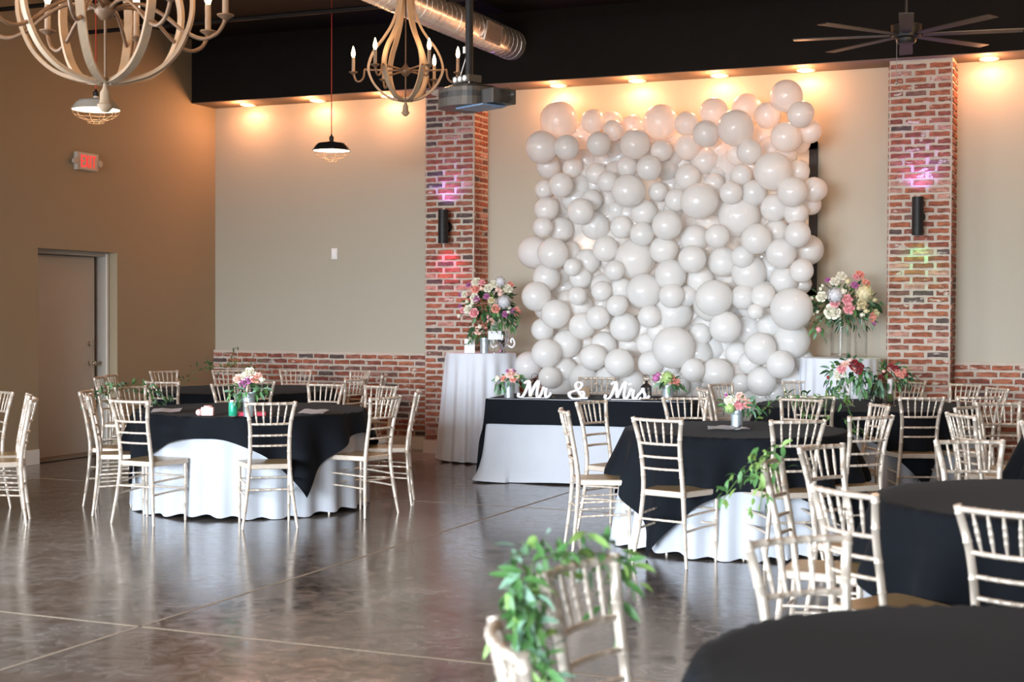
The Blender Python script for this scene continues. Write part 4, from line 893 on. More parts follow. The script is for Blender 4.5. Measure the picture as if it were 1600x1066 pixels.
def flower(parent, kind, colr, loc, r, dirv):
    key = (kind, colr)
    if key not in FM:
        if ('base', kind) not in FM: FM[('base', kind)] = rose_mesh(kind)
        me = FM[('base', kind)].copy(); me.materials[0] = M['fl_'+colr]; FM[key] = me
    o = D.objects.new({'rose': 'rose', 'cluster': 'hydrangea', 'bud': 'flower_bud'}[kind], FM[key]); o.parent = parent; COL.objects.link(o)
    o.location = loc; o.scale = (r, r, r)
    o.rotation_euler = Vector(dirv).to_track_quat('Z', 'Y').to_euler(); return o
def leaf_mesh(k, wdt):
    b = BM(); n = 6; L_ = []
    for i in range(n):
        f = i/(n-1); w_ = wdt*math.sin(PI*min(f*1.0, 1))**.8*(1-.25*f) if 0 < i < n-1 else .004
        z = .14*math.sin(f*2.2+k) - .10*f*f; L_.append([b.verts.new((-w_, f, z+.35*w_)), b.verts.new((0, f, z)), b.verts.new((w_, f, z+.35*w_))])
    for i in range(n-1):
        for j in range(2): b.faces.new((L_[i][j], L_[i][j+1], L_[i+1][j+1], L_[i+1][j]))
    me = D.meshes.new('leaf'); b.to_mesh(me); b.free()
    for p in me.polygons: p.use_smooth = True
    return me
LF = {}
def leaf(parent, col, loc, dirv, ln, wide=.17):
    k = random.randrange(3); key = (k, col, wide)
    if key not in LF: LF[key] = leaf_mesh(k, wide); LF[key].materials.append(M['leaf'+col])
    o = D.objects.new('leaf', LF[key]); o.parent = parent; COL.objects.link(o); o.location = loc
    o.scale = (ln, ln, ln); d = Vector(dirv).normalized(); q = d.to_track_quat('Y', 'Z'); o.rotation_euler = (q @ Matrix.Rotation(random.uniform(-1.2, 1.2), 3, 'Y').to_quaternion()).to_euler(); return o
def rdir(k=1): return Vector((random.gauss(0, k), random.gauss(0, k), random.gauss(0, k)))
def flowers(t, items, c0):
    """items: (dx, dz, colour, r, kind, dy); local x across the view, y away from it"""
    for it in items:
        dx, dz, colr, r, kind, dy = it; v = Vector((dx, dy-.12, dz)) - Vector(c0); flower(t, kind, colr, (dx, dy, dz), r, v.normalized() + Vector((0, -.75, .15)))
def foliage(t, n, c, rad, cols_, ln, droop=0, wide=.17, inner=.5):
    for i in range(n):
        v = rdir().normalized(); k = random.uniform(inner, 1); p = Vector(c) + Vector((v.x*rad[0], v.y*rad[1], v.z*rad[2]))*k
        leaf(t, random.choice(cols_), p, v + Vector((0, 0, -droop)) + rdir(.25), ln*random.uniform(.7, 1.2), wide)
def trail(t, pts, n, cols_, ln, spread=.03, wide=.17, stem=True):
    P = catmull(pts, 8)
    if stem: b = BM(); tube(b, P, .0022, 5); obj('stem', b, 'stem', t)
    for i in range(n):
        f = (i+.5)/n*(len(P)-1); k = int(f); p = P[k].lerp(P[min(k+1, len(P)-1)], f-k); tg = (P[min(k+1, len(P)-1)] - P[k]).normalized() if k < len(P)-1 else (P[k]-P[k-1]).normalized()
        sd = rdir(1).normalized(); leaf(t, random.choice(cols_), p + rdir(spread), tg*.6 + sd*.9 + Vector((0, 0, -.15)), ln*random.uniform(.7, 1.25), wide)
def bucket(t, r0, r1, h, m='galv'):
    b = BM(); lathe(b, [(0, .004), (r0, .004), (r0+.002, 0), (r0+(r1-r0)*.5, h*.5), (r1, h), (r1+.003, h+.002), (r1+.003, h-.004), (r1-.003, h-.003), (r0-.002, .008)], seg=28, cap=False)
    lathe(b, [(r0+(r1-r0)*.8+.001, h*.8), (r0+(r1-r0)*.8+.003, h*.8+.004), (r0+(r1-r0)*.8+.001, h*.8+.008)], seg=28, cap=False)
    obj('bucket', b, m, t)

def px(items, cx, cy, k, dy):
    """reading of positions: offsets from the foot of the vase, metres; a dome pushed toward the front"""
    out = []
    for it in items:
        x, z = (it[0]-cx)/k, (cy-it[1])/k; kind = it[4] if len(it) > 4 else 'rose'; out.append((x, z, it[2], it[3]/k*1.28, kind, dy(x, z)))
    return out
# tall arrangement, left cocktail table: urn with scroll handles
t = thing('tall_flower_arrangement', 'tall pink, white and purple flower arrangement in silver urn, left cocktail table', 'flower arrangement', (4.13, -.86, HZ), CAMR)
b = BM(); lathe(b, [(0, 0), (.045, 0), (.048, .008), (.022, .03), (.03, .05), (.062, .10), (.068, .17), (.058, .215), (.064, .225), (.056, .225), (.05, .20), (.0, .05)], seg=28, cap=False); obj('silver_urn', b, 'silver', t)
for s in (-1, 1):
    b = BM(); P = [(s*.058, 0, .08), (s*.10, 0, .06), (s*.125, 0, .10), (s*.105, 0, .15), (s*.085, 0, .13), (s*.095, 0, .105)]; tube(b, catmull(P, 6), .010, 8); obj('scroll_handle', b, 'white_gloss', t)
A = px([(450, 230, 'white', 46), (520, 180, 'white', 44), (690, 230, 'white', 50), (720, 185, 'coral', 38), (560, 250, 'blush', 24, 'bud'), (600, 260, 'blush', 22, 'bud'), (595, 305, 'blush', 24, 'bud'), (600, 150, 'grey', 58, 'cluster'),
        (435, 325, 'purple', 32), (490, 370, 'cream', 34), (640, 390, 'grey', 76, 'cluster'), (545, 470, 'coral', 46), (700, 460, 'white', 20, 'bud'), (690, 510, 'white', 18, 'bud'), (655, 535, 'purple', 32), (745, 495, 'purple', 26), (795, 505, 'coral', 52),
        (310, 150, 'white', 50), (380, 160, 'pink', 36), (220, 190, 'purple', 30), (305, 240, 'coral', 46), (375, 235, 'blush', 22, 'bud'), (290, 335, 'white', 46), (315, 355, 'purple', 36), (270, 405, 'white', 22, 'bud'), (205, 390, 'white', 20, 'bud'), (285, 520, 'pink', 50), (210, 480, 'white', 46), (165, 300, 'white', 34), (120, 305, 'purple', 26), (150, 490, 'pink', 34), (115, 440, 'purple', 22), (110, 560, 'white', 22, 'bud'), (250, 440, 'white', 20, 'bud')], 625, 1000, 1157, lambda x, z: -.22 + 1.6*(x+.12)**2 + 1.2*(z-.55)**2)
flowers(t, A, (-.12, 0, .40))
foliage(t, 260, (-.12, .0, .49), (.27, .16, .23), ['B', 'B', 'B', 'A'], .08, .1, .22, .35); foliage(t, 50, (.0, -.06, .36), (.22, .12, .12), ['B', 'A'], .09, .6, .16)
foliage(t, 18, (-.05, -.12, .50), (.08, .05, .08), ['D', 'A'], .08, 0, .2)
trail(t, [(.1, 0, .3), (.14, -.02, .42), (.04, 0, .70)], 14, ['B'], .05, .03); 
b = BM()
for i in range(9):
    a = i*2.4; tube(b, catmull([(0, 0, .1), (.03*math.cos(a)-.03, .03*math.sin(a), .28), (.16*math.cos(a)-.12, .1*math.sin(a), .5)], 4), .003, 5)
obj('stems', b, 'stem', t)
# bucket arrangement, same table
t = thing('bucket_arrangement', 'small pink rose arrangement in galvanised bucket, left cocktail table', 'flower arrangement', (3.98, -.98, HZ), CAMR); bucket(t, .040, .050, .155)
flowers(t, px([(365, 665, 'coral', 38), (285, 730, 'blush', 46), (305, 690, 'white', 24, 'bud'), (435, 615, 'blush', 40), (405, 575, 'pink', 22, 'bud'), (190, 820, 'white', 16, 'bud')], 360, 1000, 1157, lambda x, z: -.06), (0, 0, .16))
foliage(t, 60, (0, -.01, .22), (.15, .08, .10), ['B', 'A', 'C'], .085, .3, .18)
trail(t, [(-.02, -.02, .17), (-.12, -.05, .16), (-.17, -.06, .09)], 10, ['B', 'A'], .06, .015)
t = thing('framed_card', 'small white framed card leaning beside the galvanised bucket', 'card', (3.83, -1.02, HZ), CAMR)
b = BM(); box(b, (0, 0, .072), (.108, .008, .145), Matrix.Rotation(-.12, 3, 'X'), bev=.003); obj('frame', b, 'white_gloss', t, False)
b = BM(); box(b, (0, -.0055, .072), (.080, .002, .112), Matrix.Rotation(-.12, 3, 'X')); obj('card_face', b, 'paper', t, False)
t = thing('tented_card', 'white card held above the silver urn on left cocktail table', 'card', (4.10, -.99, HZ), CAMR)
b = BM(); box(b, (.0, 0, .185), (.135, .004, .09), Matrix.Rotation(-.15, 3, 'X')); obj('card_face', b, 'paper', t, False)
b = BM(); tube(b, [(0, .0, 0), (0, .004, .15)], .003, 6); lathe(b, [(0, 0), (.02, 0), (.02, .006), (0, .008)], seg=14); obj('card_holder', b, 'silver', t)

# tall glass arrangement, right cocktail table
t = thing('glass_flower_arrangement', 'tall flower arrangement in clear glass cylinder, right cocktail table', 'flower arrangement', (7.55, -.62, HZ), CAMR)
b = BM(); R_ = .098; lathe(b, [(0, .012), (R_-.006, .006), (R_, .014), (R_, .385)], seg=36, cap=False); obj('glass_cylinder', b, 'glass', t)
b = BM(); lathe(b, [(0, .020), (R_-.008, .020), (R_-.008, .04), (0, .04)], seg=30); obj('vase_water', b, 'water', t)
b = BM(); lathe(b, [(.022, .02), (.022, .36)], seg=20, cap=False); obj('inner_glass_tube', b, 'glass', t)
G = px([(430, 90, 'white', 48), (350, 150, 'white', 44), (490, 150, 'cream', 30, 'cluster'), (640, 75, 'coral', 48), (590, 100, 'pink', 34), (705, 165, 'coral', 42), (285, 135, 'purple', 28), (565, 190, 'purple', 38), (215, 315, 'white', 52), (350, 300, 'grey', 80, 'cluster'),
        (475, 345, 'pink', 50), (345, 385, 'pink', 44), (320, 475, 'white', 74), (495, 440, 'pink', 54), (670, 275, 'cream', 88, 'cluster'), (640, 390, 'cream', 50), (690, 470, 'cream', 26, 'bud'), (600, 440, 'cream', 22, 'bud'), (645, 510, 'white', 22, 'bud'), (785, 535, 'coral', 46), (835, 490, 'cream', 38), (815, 600, 'purple', 28),
        (100, 360, 'white', 20, 'bud'), (125, 335, 'white', 20, 'bud'), (80, 390, 'white', 18, 'bud'), (140, 505, 'white', 18, 'bud'), (180, 480, 'white', 18, 'bud'), (210, 235, 'white', 18, 'bud'), (230, 200, 'white', 16, 'bud'), (430, 265, 'white', 32, 'bud'), (205, 670, 'pink', 28, 'bud'), (800, 350, 'cream', 22, 'bud'), (385, 520, 'white', 20, 'bud')], 460, 975, 1137, lambda x, z: -.22 + 1.5*x*x + 1.2*(z-.52)**2)
flowers(t, G, (0, 0, .42))
foliage(t, 230, (0, .02, .50), (.31, .17, .19), ['B', 'B', 'A', 'C'], .08, .1, .22, .35); foliage(t, 60, (.12, -.02, .34), (.24, .12, .12), ['C', 'B'], .075, .8, .11); foliage(t, 26, (-.22, -.03, .30), (.09, .05, .13), ['C', 'A'], .07, .6, .2)
trail(t, [(-.1, -.05, .40), (-.2, -.08, .34), (-.23, -.08, .27)], 3, ['A'], .05, .01)
foliage(t, 10, (.30, -.03, .53), (.09, .05, .05), ['B'], .13, 0, .2)
b = BM()
for i in range(9):
    a = i*2.4; tube(b, catmull([(0, 0, .30), (.05*math.cos(a), .04*math.sin(a), .40), (.22*math.cos(a), .12*math.sin(a), .52)], 4), .003, 5)
obj('stems', b, 'stem', t)
t = thing('glass_vase', 'empty clear glass vase right of the tall glass arrangement', 'vase', (7.73, -.54, HZ), CAMR)
b = BM(); lathe(b, [(0, .004), (.056, .002), (.06, .008), (.062, .36)], seg=30, cap=False); obj('glass_wall', b, 'glass', t)

# small bucket centrepieces
def centre(label, loc, r0, r1, h, items, cx, cy, k, fol, cols_, dyf=None):
    t = thing('bucket_centerpiece', label, 'flower arrangement', loc, CAMR); bucket(t, r0, r1, h)
    flowers(t, px(items, cx, cy, k, lambda x, z: -.05), (0, 0, h))
    for f in fol: foliage(t, *f)
    return t
centre('flower bucket with purple and coral blooms on the left round table', (4.108, -5.515, ZT+.003), .036, .050, .175,
    [(660, 262, 'white', 58), (530, 325, 'blush', 46), (640, 332, 'purple', 48), (585, 368, 'purple', 46), (722, 322, 'coral', 48), (762, 295, 'blush', 36), (800, 340, 'white', 26, 'bud'), (600, 300, 'white', 40)], 640, 750, 1500,
    [(42, (0, -.01, .20), (.12, .08, .05), ['A', 'C', 'B'], .07, .25, .2), (16, (-.09, -.03, .16), (.04, .03, .06), ['C', 'A'], .07, .8, .2), (12, (.09, -.03, .18), (.04, .03, .04), ['A', 'C'], .07, .7, .2)], None)
centre('flower bucket with coral roses and green hydrangea on the centre round table', (7.690, -5.100, ZT+.003), .036, .044, .125,
    [(695, 435, 'pink', 54), (790, 425, 'coral', 44), (588, 478, 'green', 56, 'cluster'), (590, 385, 'white', 56), (700, 345, 'blush', 44), (545, 330, 'purple', 18), (745, 385, 'blush', 34)], 680, 715, 1655,
    [(40, (.01, -.01, .16), (.13, .08, .06), ['A', 'C', 'B'], .06, .3, .2), (14, (.11, -.02, .14), (.06, .03, .03), ['B', 'A'], .06, .5, .16)], None)
centre('flower bucket at the left end of the sweetheart table', (4.885, -2.44, ZT+.003), .043, .053, .145,
    [(655, 280, 'blush', 78), (590, 232, 'purple', 30), (700, 225, 'purple', 30), (520, 375, 'coral', 52), (695, 385, 'coral', 56), (780, 340, 'cream', 44, 'cluster'), (410, 370, 'white', 44, 'bud'), (385, 410, 'white', 26, 'bud')], 620, 735, 2036,
    [(44, (0, -.01, .16), (.13, .08, .06), ['B', 'A', 'C'], .075, .4, .18), (12, (-.09, -.02, .11), (.04, .03, .05), ['C', 'A'], .07, .9, .18)], None)
centre('flower bucket with orchid and coral roses, right of the Mrs sign', (6.325, -2.215, ZT+.003), .046, .055, .135,
    [(1280, 135, 'green', 64, 'cluster'), (1335, 165, 'coral', 46), (1388, 190, 'coral', 34), (1150, 150, 'purple', 36, 'bud'), (1175, 110, 'purple', 24, 'bud'), (1205, 140, 'white', 50), (1240, 190, 'green', 42, 'cluster')], 1290, 400, 1257,
    [(44, (0, -.01, .16), (.14, .08, .06), ['A', 'B', 'C'], .08, .35, .18)], None)

# bridal bouquets standing in clear vases
def bouquet(label, labv, loc, items, cx, cy, k, fol, trails):
    v = thing('bouquet_vase', labv, 'vase', loc, CAMR)
    b = BM(); lathe(b, [(0, .004), (.040, .002), (.042, .008), (.042, .17)], seg=28, cap=False); obj('glass_wall', b, 'glass', v)
    b = BM(); lathe(b, [(0, .011), (.0365, .011), (.0365, .06), (0, .06)], seg=24); obj('vase_water', b, 'water', v)
    t = thing('bridal_bouquet', label, 'bouquet', (loc[0], loc[1], loc[2]+.015), CAMR)
    b = BM(); lathe(b, [(0, .08), (.018, .08), (.020, .14), (.024, .205), (0, .21)], seg=16); obj('ribbon_wrap', b, 'ribbon', t)
    b = BM()
    for i in range(9):
        a = i*2.4; tube(b, [(.022*math.cos(a), .022*math.sin(a), .012), (.012*math.cos(a), .012*math.sin(a), .10)], .0032, 5)
    obj('stems', b, 'stem', t)
    flowers(t, px(items, cx, cy, k, lambda x, z: -.075), (0, 0, .22))
    for f in fol: foliage(t, *f)
    for pts, n, c_, l_ in trails: trail(t, pts, n, c_, l_, .012, .2)
bouquet('burgundy and blush bouquet with long eucalyptus, left of the black lantern', 'clear vase holding the burgundy and blush bouquet', (7.93, -2.31, ZT+.003),
    [(600, 225, 'red', 78), (655, 300, 'red', 62), (690, 245, 'red', 50), (405, 285, 'pink', 62), (470, 210, 'blush', 46), (425, 225, 'blush', 36), (345, 400, 'white', 48), (450, 370, 'white', 34), (325, 345, 'white', 30), (590, 290, 'blush', 36), (210, 415, 'red', 26, 'bud'), (530, 160, 'blush', 26, 'bud')], 540, 830, 1793,
    [(60, (0, 0, .27), (.19, .09, .10), ['C', 'A', 'B'], .075, .5, .2), (30, (.11, -.03, .21), (.07, .04, .12), ['C', 'C', 'A'], .085, 1.4, .22), (24, (-.13, -.03, .19), (.05, .04, .12), ['A', 'C'], .075, 1.2, .24), (8, (0, -.02, .37), (.10, .04, .02), ['C', 'B'], .06, -.4, .3)],
    [([(.08, 0, .25), (.16, -.02, .30), (.20, -.03, .24)], 6, ['B'], .05)])
bouquet('smaller dark bouquet with coral roses in front of the right column', 'clear vase holding the smaller dark coral bouquet', (8.21, -1.90, ZT+.003),
    [(1220, 240, 'red', 54), (1290, 255, 'red', 44), (1050, 385, 'red', 34), (1330, 325, 'coral', 48), (1415, 315, 'coral', 44), (1290, 290, 'coral', 34), (1225, 300, 'white', 30), (1190, 270, 'blush', 26), (1390, 370, 'coral', 34), (1445, 345, 'red', 34), (1100, 300, 'blush', 24, 'bud')], 1235, 790, 1793,
    [(70, (0, 0, .23), (.19, .09, .08), ['B', 'B', 'A'], .07, .4, .18), (26, (-.10, -.03, .16), (.07, .04, .09), ['B', 'C'], .08, 1.4, .18), (10, (.0, -.01, .31), (.12, .04, .02), ['C', 'A'], .055, -.3, .22), (16, (.16, 0, .20), (.06, .04, .05), ['B'], .07, .8, .16)],
    [([(-.08, 0, .22), (-.16, -.02, .20), (-.18, -.03, .12)], 7, ['B'], .06)])

# ------------------------------------------------------------------ lanterns
def lantern(label, loc, w_, h, rz):
    t = thing('candle_lantern', label, 'lantern', loc, rz)
    b = BM(); box(b, (0, 0, .006), (w_, w_, .012)); box(b, (0, 0, h), (w_*1.04, w_*1.04, .010))
    for sx in (-1, 1):
        for sy in (-1, 1): box(b, (sx*w_*.46, sy*w_*.46, h/2), (.010, .010, h))
    obj('lantern_frame', b, 'fixture_black', t, False)
    b = BM()
    for a in range(4):
        m = Matrix.Rotation(a*PI/2, 3, 'Z')
        for s in (-1, 1): box(b, m @ Vector((0, -w_*.46, h/2)), (.005, .005, math.hypot(w_, h)*.92), m @ Matrix.Rotation(s*math.atan2(w_, h), 3, 'Y'))
        box(b, m @ Vector((0, -w_*.46, h/2)), (.012, .006, h), m)
    obj('cross_bars', b, 'fixture_black', t, False)
    b = BM(); lathe(b, [(w_*.62, h+.004), (w_*.28, h+.030), (.012, h+.036), (.012, h+.058), (0, h+.06)], seg=4, cap=False); obj('lantern_roof', b, 'fixture_black', t, False)
    b = BM(); tube(b, [(.030*math.cos(2*PI*i/20), 0, h+.082+.030*math.sin(2*PI*i/20)) for i in range(21)], .0022, 5); obj('ring_handle', b, 'fixture_black', t)
    b = BM(); lathe(b, [(0, .012), (.026, .012), (.026, h*.55), (0, h*.55)], seg=16); obj('candle', b, 'fl_white', t)
lantern('black lantern between the two bouquets', (8.03, -1.66, ZT+.003), .115, .105, CAMR + .78)
lantern('black ring-handled lantern behind the Mr sign', (5.015, -2.14, ZT+.003), .085, .10, CAMR)
lantern('black lantern at the end of the Mrs sign', (6.10, -2.14, ZT+.003), .085, .11, CAMR)
# wooden block, coupe glasses, scattered petals
t = thing('wooden_block', 'small brown wooden box behind the ampersand', 'box', (5.47, -2.06, ZT+.003), CAMR)
b = BM(); box(b, (0, 0, .045), (.105, .06, .085), bev=.004); obj('box_body', b, 'wood', t, False)
b = BM(); box(b, (0, 0, .092), (.11, .065, .010), bev=.002); obj('box_lid', b, 'wood', t, False)
def coupe(label, x, y):
    t = thing('coupe_glass', label, 'glass', (x, y, ZT+.003))
    b = BM(); lathe(b, [(0, 0), (.034, 0), (.034, .003), (.006, .008), (.0045, .014), (.0045, .085), (.012, .098), (.040, .125), (.048, .158)], seg=28, cap=False); obj('glass_body', b, 'glass', t)
coupe('left coupe glass behind the ampersand', 5.60, -2.02); coupe('right coupe glass between the ampersand and Mrs', 5.70, -1.96)
def petals(label, cat, loc, n, spread, m, r):
    b = BM()
    for i in range(n):
        x, y = random.uniform(-spread[0], spread[0]), random.uniform(-spread[1], spread[1]); rr = r*random.uniform(.7, 1.2); a0 = random.uniform(0, 6.28); ring = []
        vc = b.verts.new((x, y, .003))
        for k in range(7):
            a = 2*PI*k/7; ring.append(b.verts.new((x+rr*math.cos(a+a0)*(1 if k % 2 else .85), y+rr*math.sin(a+a0)*.8, .003+rr*.55*abs(math.sin(a)))))
        for k in range(7): b.faces.new((vc, ring[k], ring[(k+1) % 7]))
    o = obj('scattered_petals', b, m, None, loc=loc); o.rotation_euler = (0, 0, CAMR); tag(o, label, cat, kind='stuff')
petals('tan rose petals scattered behind the lower edge of Mrs', 'petals', (6.17, -2.20, ZT+.003), 14, (.11, .05), 'petal_tan', .022)
petals('tan rose petals scattered behind the Mr sign', 'petals', (5.12, -2.30, ZT+.003), 10, (.13, .04), 'petal_tan', .018)
petals('cream rose petals scattered before the black lantern on the bouquet table', 'petals', (8.19, -2.22, ZT+.003), 16, (.12, .12), 'petal_tan', .026)

# ------------------------------------------------------------------ Mr & Mrs script letters
def script(name, label, strokes, loc, sc, wd=.014):
    t = thing(name, label, 'sign', loc, CAMR)
    for nm, st in strokes:
        b = BM()
        for s_ in st:
            P = catmull([(x*sc, 0, y*sc) for x, y in s_], 7); n = len(P)
            tube(b, P, [wd*(.62 + .5*min(1, abs((P[min(i+1, n-1)]-P[max(i-1, 0)]).normalized().z))) for i in range(n)], 8, True, (1, 1))
        obj(nm, b, 'white_gloss', t)
    b = BM(); xs = [x*sc for _, st in strokes for s_ in st for x, _y in s_]; box(b, ((min(xs)+max(xs))/2, .0, .003), ((max(xs)-min(xs))*.75, .03, .006), bev=.001); obj('sign_foot', b, 'white_gloss', t, False)
    return t
Mst = [[(-.02, .30), (-.06, .12), (.12, .06), (.30, .25), (.46, .62), (.56, .92), (.60, 1.02)], [(.30, .88), (.44, 1.02), (.60, 1.02), (.63, .8), (.64, .35), (.66, .12)], [(.66, .12), (.78, .40), (.98, .85), (1.14, 1.04), (1.20, 1.0)], [(1.20, 1.0), (1.10, .55), (1.06, .22), (1.12, .07), (1.24, .12), (1.38, .36)]]
def rst(x): return [[(x, .36), (x+.10, .60), (x+.14, .66), (x+.14, .55), (x+.24, .58), (x+.30, .54)], [(x+.29, .56), (x+.22, .30), (x+.25, .10), (x+.36, .07), (x+.50, .22), (x+.56, .34)]]
def sst(x): return [[(x, .30), (x+.18, .50), (x+.26, .66), (x+.30, .48), (x+.38, .26), (x+.32, .08), (x+.16, .06), (x+.06, .14)], [(x+.34, .10), (x+.5, .10), (x+.64, .24)]]
script('mr_sign', 'white script Mr sign standing at left of the sweetheart table', [('letter_m', Mst), ('letter_r', rst(1.36))], (5.00, -2.47, ZT+.004), .150)
script('mrs_sign', 'white script Mrs sign standing right of the ampersand', [('letter_m', Mst), ('letter_r', rst(1.36)), ('letter_s', sst(1.92))], (5.79, -2.345, ZT+.004), .152)
amp = [[(.92, .30), (.80, .10), (.50, .02), (.18, .04), (.02, .20), (.10, .40), (.36, .50), (.66, .66), (.78, .86), (.66, 1.0), (.46, .96), (.40, .78), (.52, .52), (.74, .22), (.98, .06), (1.12, .08)], [(.92, .30), (.82, .44), (.64, .42)], [(.10, .40), (.0, .34), (.02, .16)]]
script('ampersand_sign', 'white script ampersand sign between Mr and Mrs', [('ampersand', amp)], (5.455, -2.395, ZT+.004), .150)

# ------------------------------------------------------------------ things on the left and centre round tables
t = thing('soda_can', 'green and silver soda can beside the flower bucket on left table', 'can', (4.020, -5.590, ZT+.003), .6)
b = BM(); lathe(b, [(0, .002), (.024, .002), (.026, 0), (.033, .008), (.033, .108), (.027, .119), (.027, .122), (.025, .120), (0, .119)], seg=32); o = obj('can_body', b, ['can_green', 'can_metal'], t)
for p in o.data.polygons:
    if p.center.z > .108 or p.center.z < .006 or (math.atan2(p.center.y, p.center.x) > 1.1 and math.atan2(p.center.y, p.center.x) < 3.1): p.material_index = 1
b = BM(); lathe(b, [(0, .120), (.008, .120), (.008, .122), (0, .122)], (.006, 0, 0), 12); obj('pull_tab', b, 'can_metal', t)
t = thing('pink_toy', 'small pink camera-like ornament on the left round table', 'ornament', (3.785, -5.600, ZT+.003), CAMR)
b = BM(); box(b, (.015, 0, .034), (.095, .055, .066), bev=.014); obj('toy_body', b, 'pink_toy', t)
b = BM(); bmesh.ops.create_uvsphere(b, u_segments=18, v_segments=10, radius=.026, matrix=Matrix.Translation((-.045, -.012, .026))); lathe(b, [(.016, -.0), (.024, .006), (.022, .03), (0, .03)], (-.062, -.012, .026), 14, axis='X'); obj('toy_knob', b, 'pink_toy', t)
b = BM(); lathe(b, [(0, .062), (.030, .062), (.032, .074), (.026, .078), (0, .076)], (.018, 0, 0), 20); obj('toy_lid', b, 'pink_toy', t)
t = thing('red_card_box', 'flat red card box under the flower bucket on left table', 'box', (4.09, -5.455, ZT+.003), CAMR+.2)
b = BM(); box(b, (0, 0, .016), (.21, .12, .028), bev=.003); obj('box_body', b, 'red_box', t, False)
def paper(label, loc, w_, h, rz, n=1):
    t = thing('paper_program', label, 'paper', loc, rz)
    for k in range(n):
        b = BM(); g = []
        for i in range(7):
            row = [b.verts.new((w_*(i/6-.5), h*(j/3-.5), .006+.004*k+.006*math.sin(i*.8+k)**2)) for j in range(4)]; g.append(row)
        for i in range(6):
            for j in range(3): b.faces.new((g[i][j], g[i+1][j], g[i+1][j+1], g[i][j+1]))
        bmesh.ops.solidify(b, geom=b.faces[:], thickness=.003)
        o = obj('paper_sheet', b, 'paper', t, False); o.rotation_euler = (.13 + .03*k, 0, k*.25); o.location = (0, 0, h*.06)
    return t
paper('white folded paper on the left table, beside the garland chair', (3.30, -5.42, ZT+.003), .22, .14, CAMR+.1)
paper('white paper lying at the right of the left round table', (4.40, -5.08, ZT+.003), .20, .14, CAMR-.5, 2)
pp = paper('fanned white programs tied with dark ribbon on the centre table', (7.62, -5.20, ZT+.003), .20, .07, CAMR-.1, 3)
b = BM(); tube(b, catmull([(.07, -.03, .010), (.10, .0, .016), (.12, .03, .03), (.10, .05, .012), (.14, .0, .012), (.17, -.02, .008)], 5), .0035, 6); obj('dark_ribbon', b, 'ink', pp)
paper('second small bundle of programs by the centre table bucket', (7.735, -5.16, ZT+.003), .10, .06, CAMR+.5, 2)

# ------------------------------------------------------------------ leaf garlands on chairs
def chair_pt(k, x, y, z):
    X, Y, rz = CH[k]; a = math.radians(rz); return Vector((X + x*math.cos(a) - y*math.sin(a), Y + x*math.sin(a) + y*math.cos(a), z))
def garland(label, pts, n, cols_, ln, spread, wide=.2, extra=()):
    o0 = pts[0]; t = thing('leaf_garland', label, 'garland', tuple(o0), 0, None); P = [Vector(p) - Vector(o0) for p in pts]
    trail(t, P, n, cols_, ln, spread, wide)
    for pp_, m in extra: trail(t, [Vector(p) - Vector(o0) for p in pp_], m, cols_, ln, spread*.8, wide)
c = lambda k, x, y, z: chair_pt(k, x if k == 'C33' else -x, y, z)
garland('big green leaf garland over the blurred foreground chair', [c('C53', -.26, -.20, .70), c('C53', -.22, -.25, .82), c('C53', -.17, -.27, .92), c('C53', -.05, -.28, .925), c('C53', .08, -.28, .91), c('C53', .17, -.26, .90), c('C53', .22, -.25, .85)], 95, ['A', 'A', 'A', 'D', 'C'], .066, .034, .17,
    (([c('C53', -.17, -.27, .90), c('C53', -.26, -.22, .80), c('C53', -.27, -.20, .66), c('C53', -.24, -.18, .58)], 95), ([c('C53', .19, -.25, .86), c('C53', .22, -.26, .80), c('C53', .22, -.26, .72)], 12), ([c('C53', -.24, -.26, .86), c('C53', -.29, -.24, .82), c('C53', -.31, -.22, .76)], 40)))
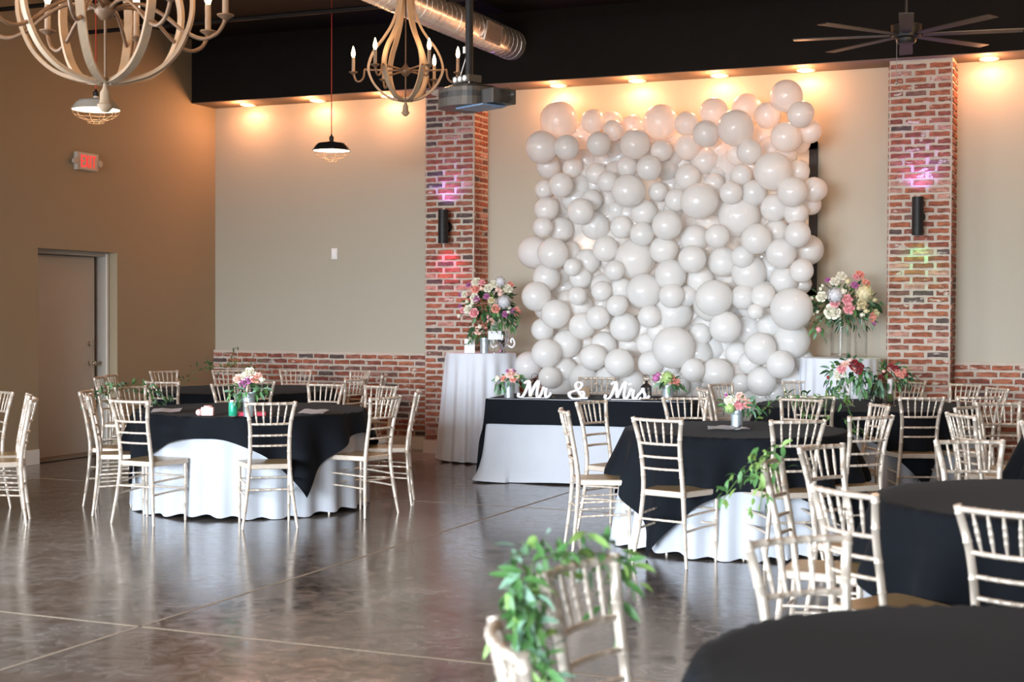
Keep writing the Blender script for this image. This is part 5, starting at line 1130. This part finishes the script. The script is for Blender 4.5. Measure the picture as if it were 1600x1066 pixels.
garland('green leaf garland on the chair left of the large right table', [c('C50', .20, -.25, .84), c('C50', .15, -.25, .92), c('C50', .0, -.27, .92), c('C50', -.12, -.26, .93), c('C50', -.20, -.24, .90), c('C50', -.28, -.22, .82), c('C50', -.34, -.22, .72)], 60, ['A', 'D', 'A'], .055, .026, .2,
    (([c('C50', -.10, -.28, .90), c('C50', -.20, -.34, .84), c('C50', -.32, -.38, .76)], 30), ([c('C50', .16, -.26, .88), c('C50', .18, -.28, .80), c('C50', .17, -.28, .72)], 14)))
garland('leaf garland across the chair beside the left table', [c('C9', -.38, -.20, .80), c('C9', -.20, -.25, .91), c('C9', -.05, -.27, .90), c('C9', .08, -.28, .92), c('C9', .18, -.25, .90), c('C9', .24, -.20, .80), c('C9', .28, -.18, .70)], 60, ['A', 'C', 'A', 'B'], .062, .022, .2,
    (([c('C9', .20, -.24, .88), c('C9', .33, -.20, .82), c('C9', .40, -.18, .76)], 22), ([c('C9', -.18, -.24, .90), c('C9', -.36, -.24, .84), c('C9', -.50, -.22, .80)], 20)))
garland('dark trailing greenery on the chair by the room corner', [c('C12', -.52, -.24, .70), c('C12', -.38, -.25, .88), c('C12', -.18, -.25, .93), c('C12', .0, -.28, .94), c('C12', .18, -.25, .94), c('C12', .30, -.24, .86)], 64, ['B', 'B', 'A'], .055, .035, .18,
    (([c('C12', .02, -.26, .92), c('C12', .06, -.26, 1.03), c('C12', .05, -.26, 1.10)], 16), ([c('C12', .18, -.25, .92), c('C12', .26, -.22, 1.02)], 12), ([c('C12', -.15, -.25, .92), c('C12', -.22, -.25, 1.0)], 10), ([c('C12', .1, -.27, .9), c('C12', .15, -.25, .75)], 14)))
garland('long leaf garland trailing over the chair behind the centre table', [c('C33', -.46, -.2, .70), c('C33', -.33, -.24, .84), c('C33', -.17, -.25, .90), c('C33', .0, -.28, .88), c('C33', .17, -.25, .91), c('C33', .26, -.22, .84), c('C33', .31, -.2, .70), c('C33', .35, -.2, .60)], 74, ['A', 'A', 'B', 'D'], .06, .026, .2,
    (([c('C33', -.1, -.27, .9), c('C33', -.06, -.28, .78), c('C33', .02, -.28, .72)], 18), ([c('C33', .15, -.25, .9), c('C33', .2, -.1, .96), c('C33', .16, .3, 1.0)], 18), ([c('C33', .1, -.27, .88), c('C33', .12, -.28, .74)], 12)))
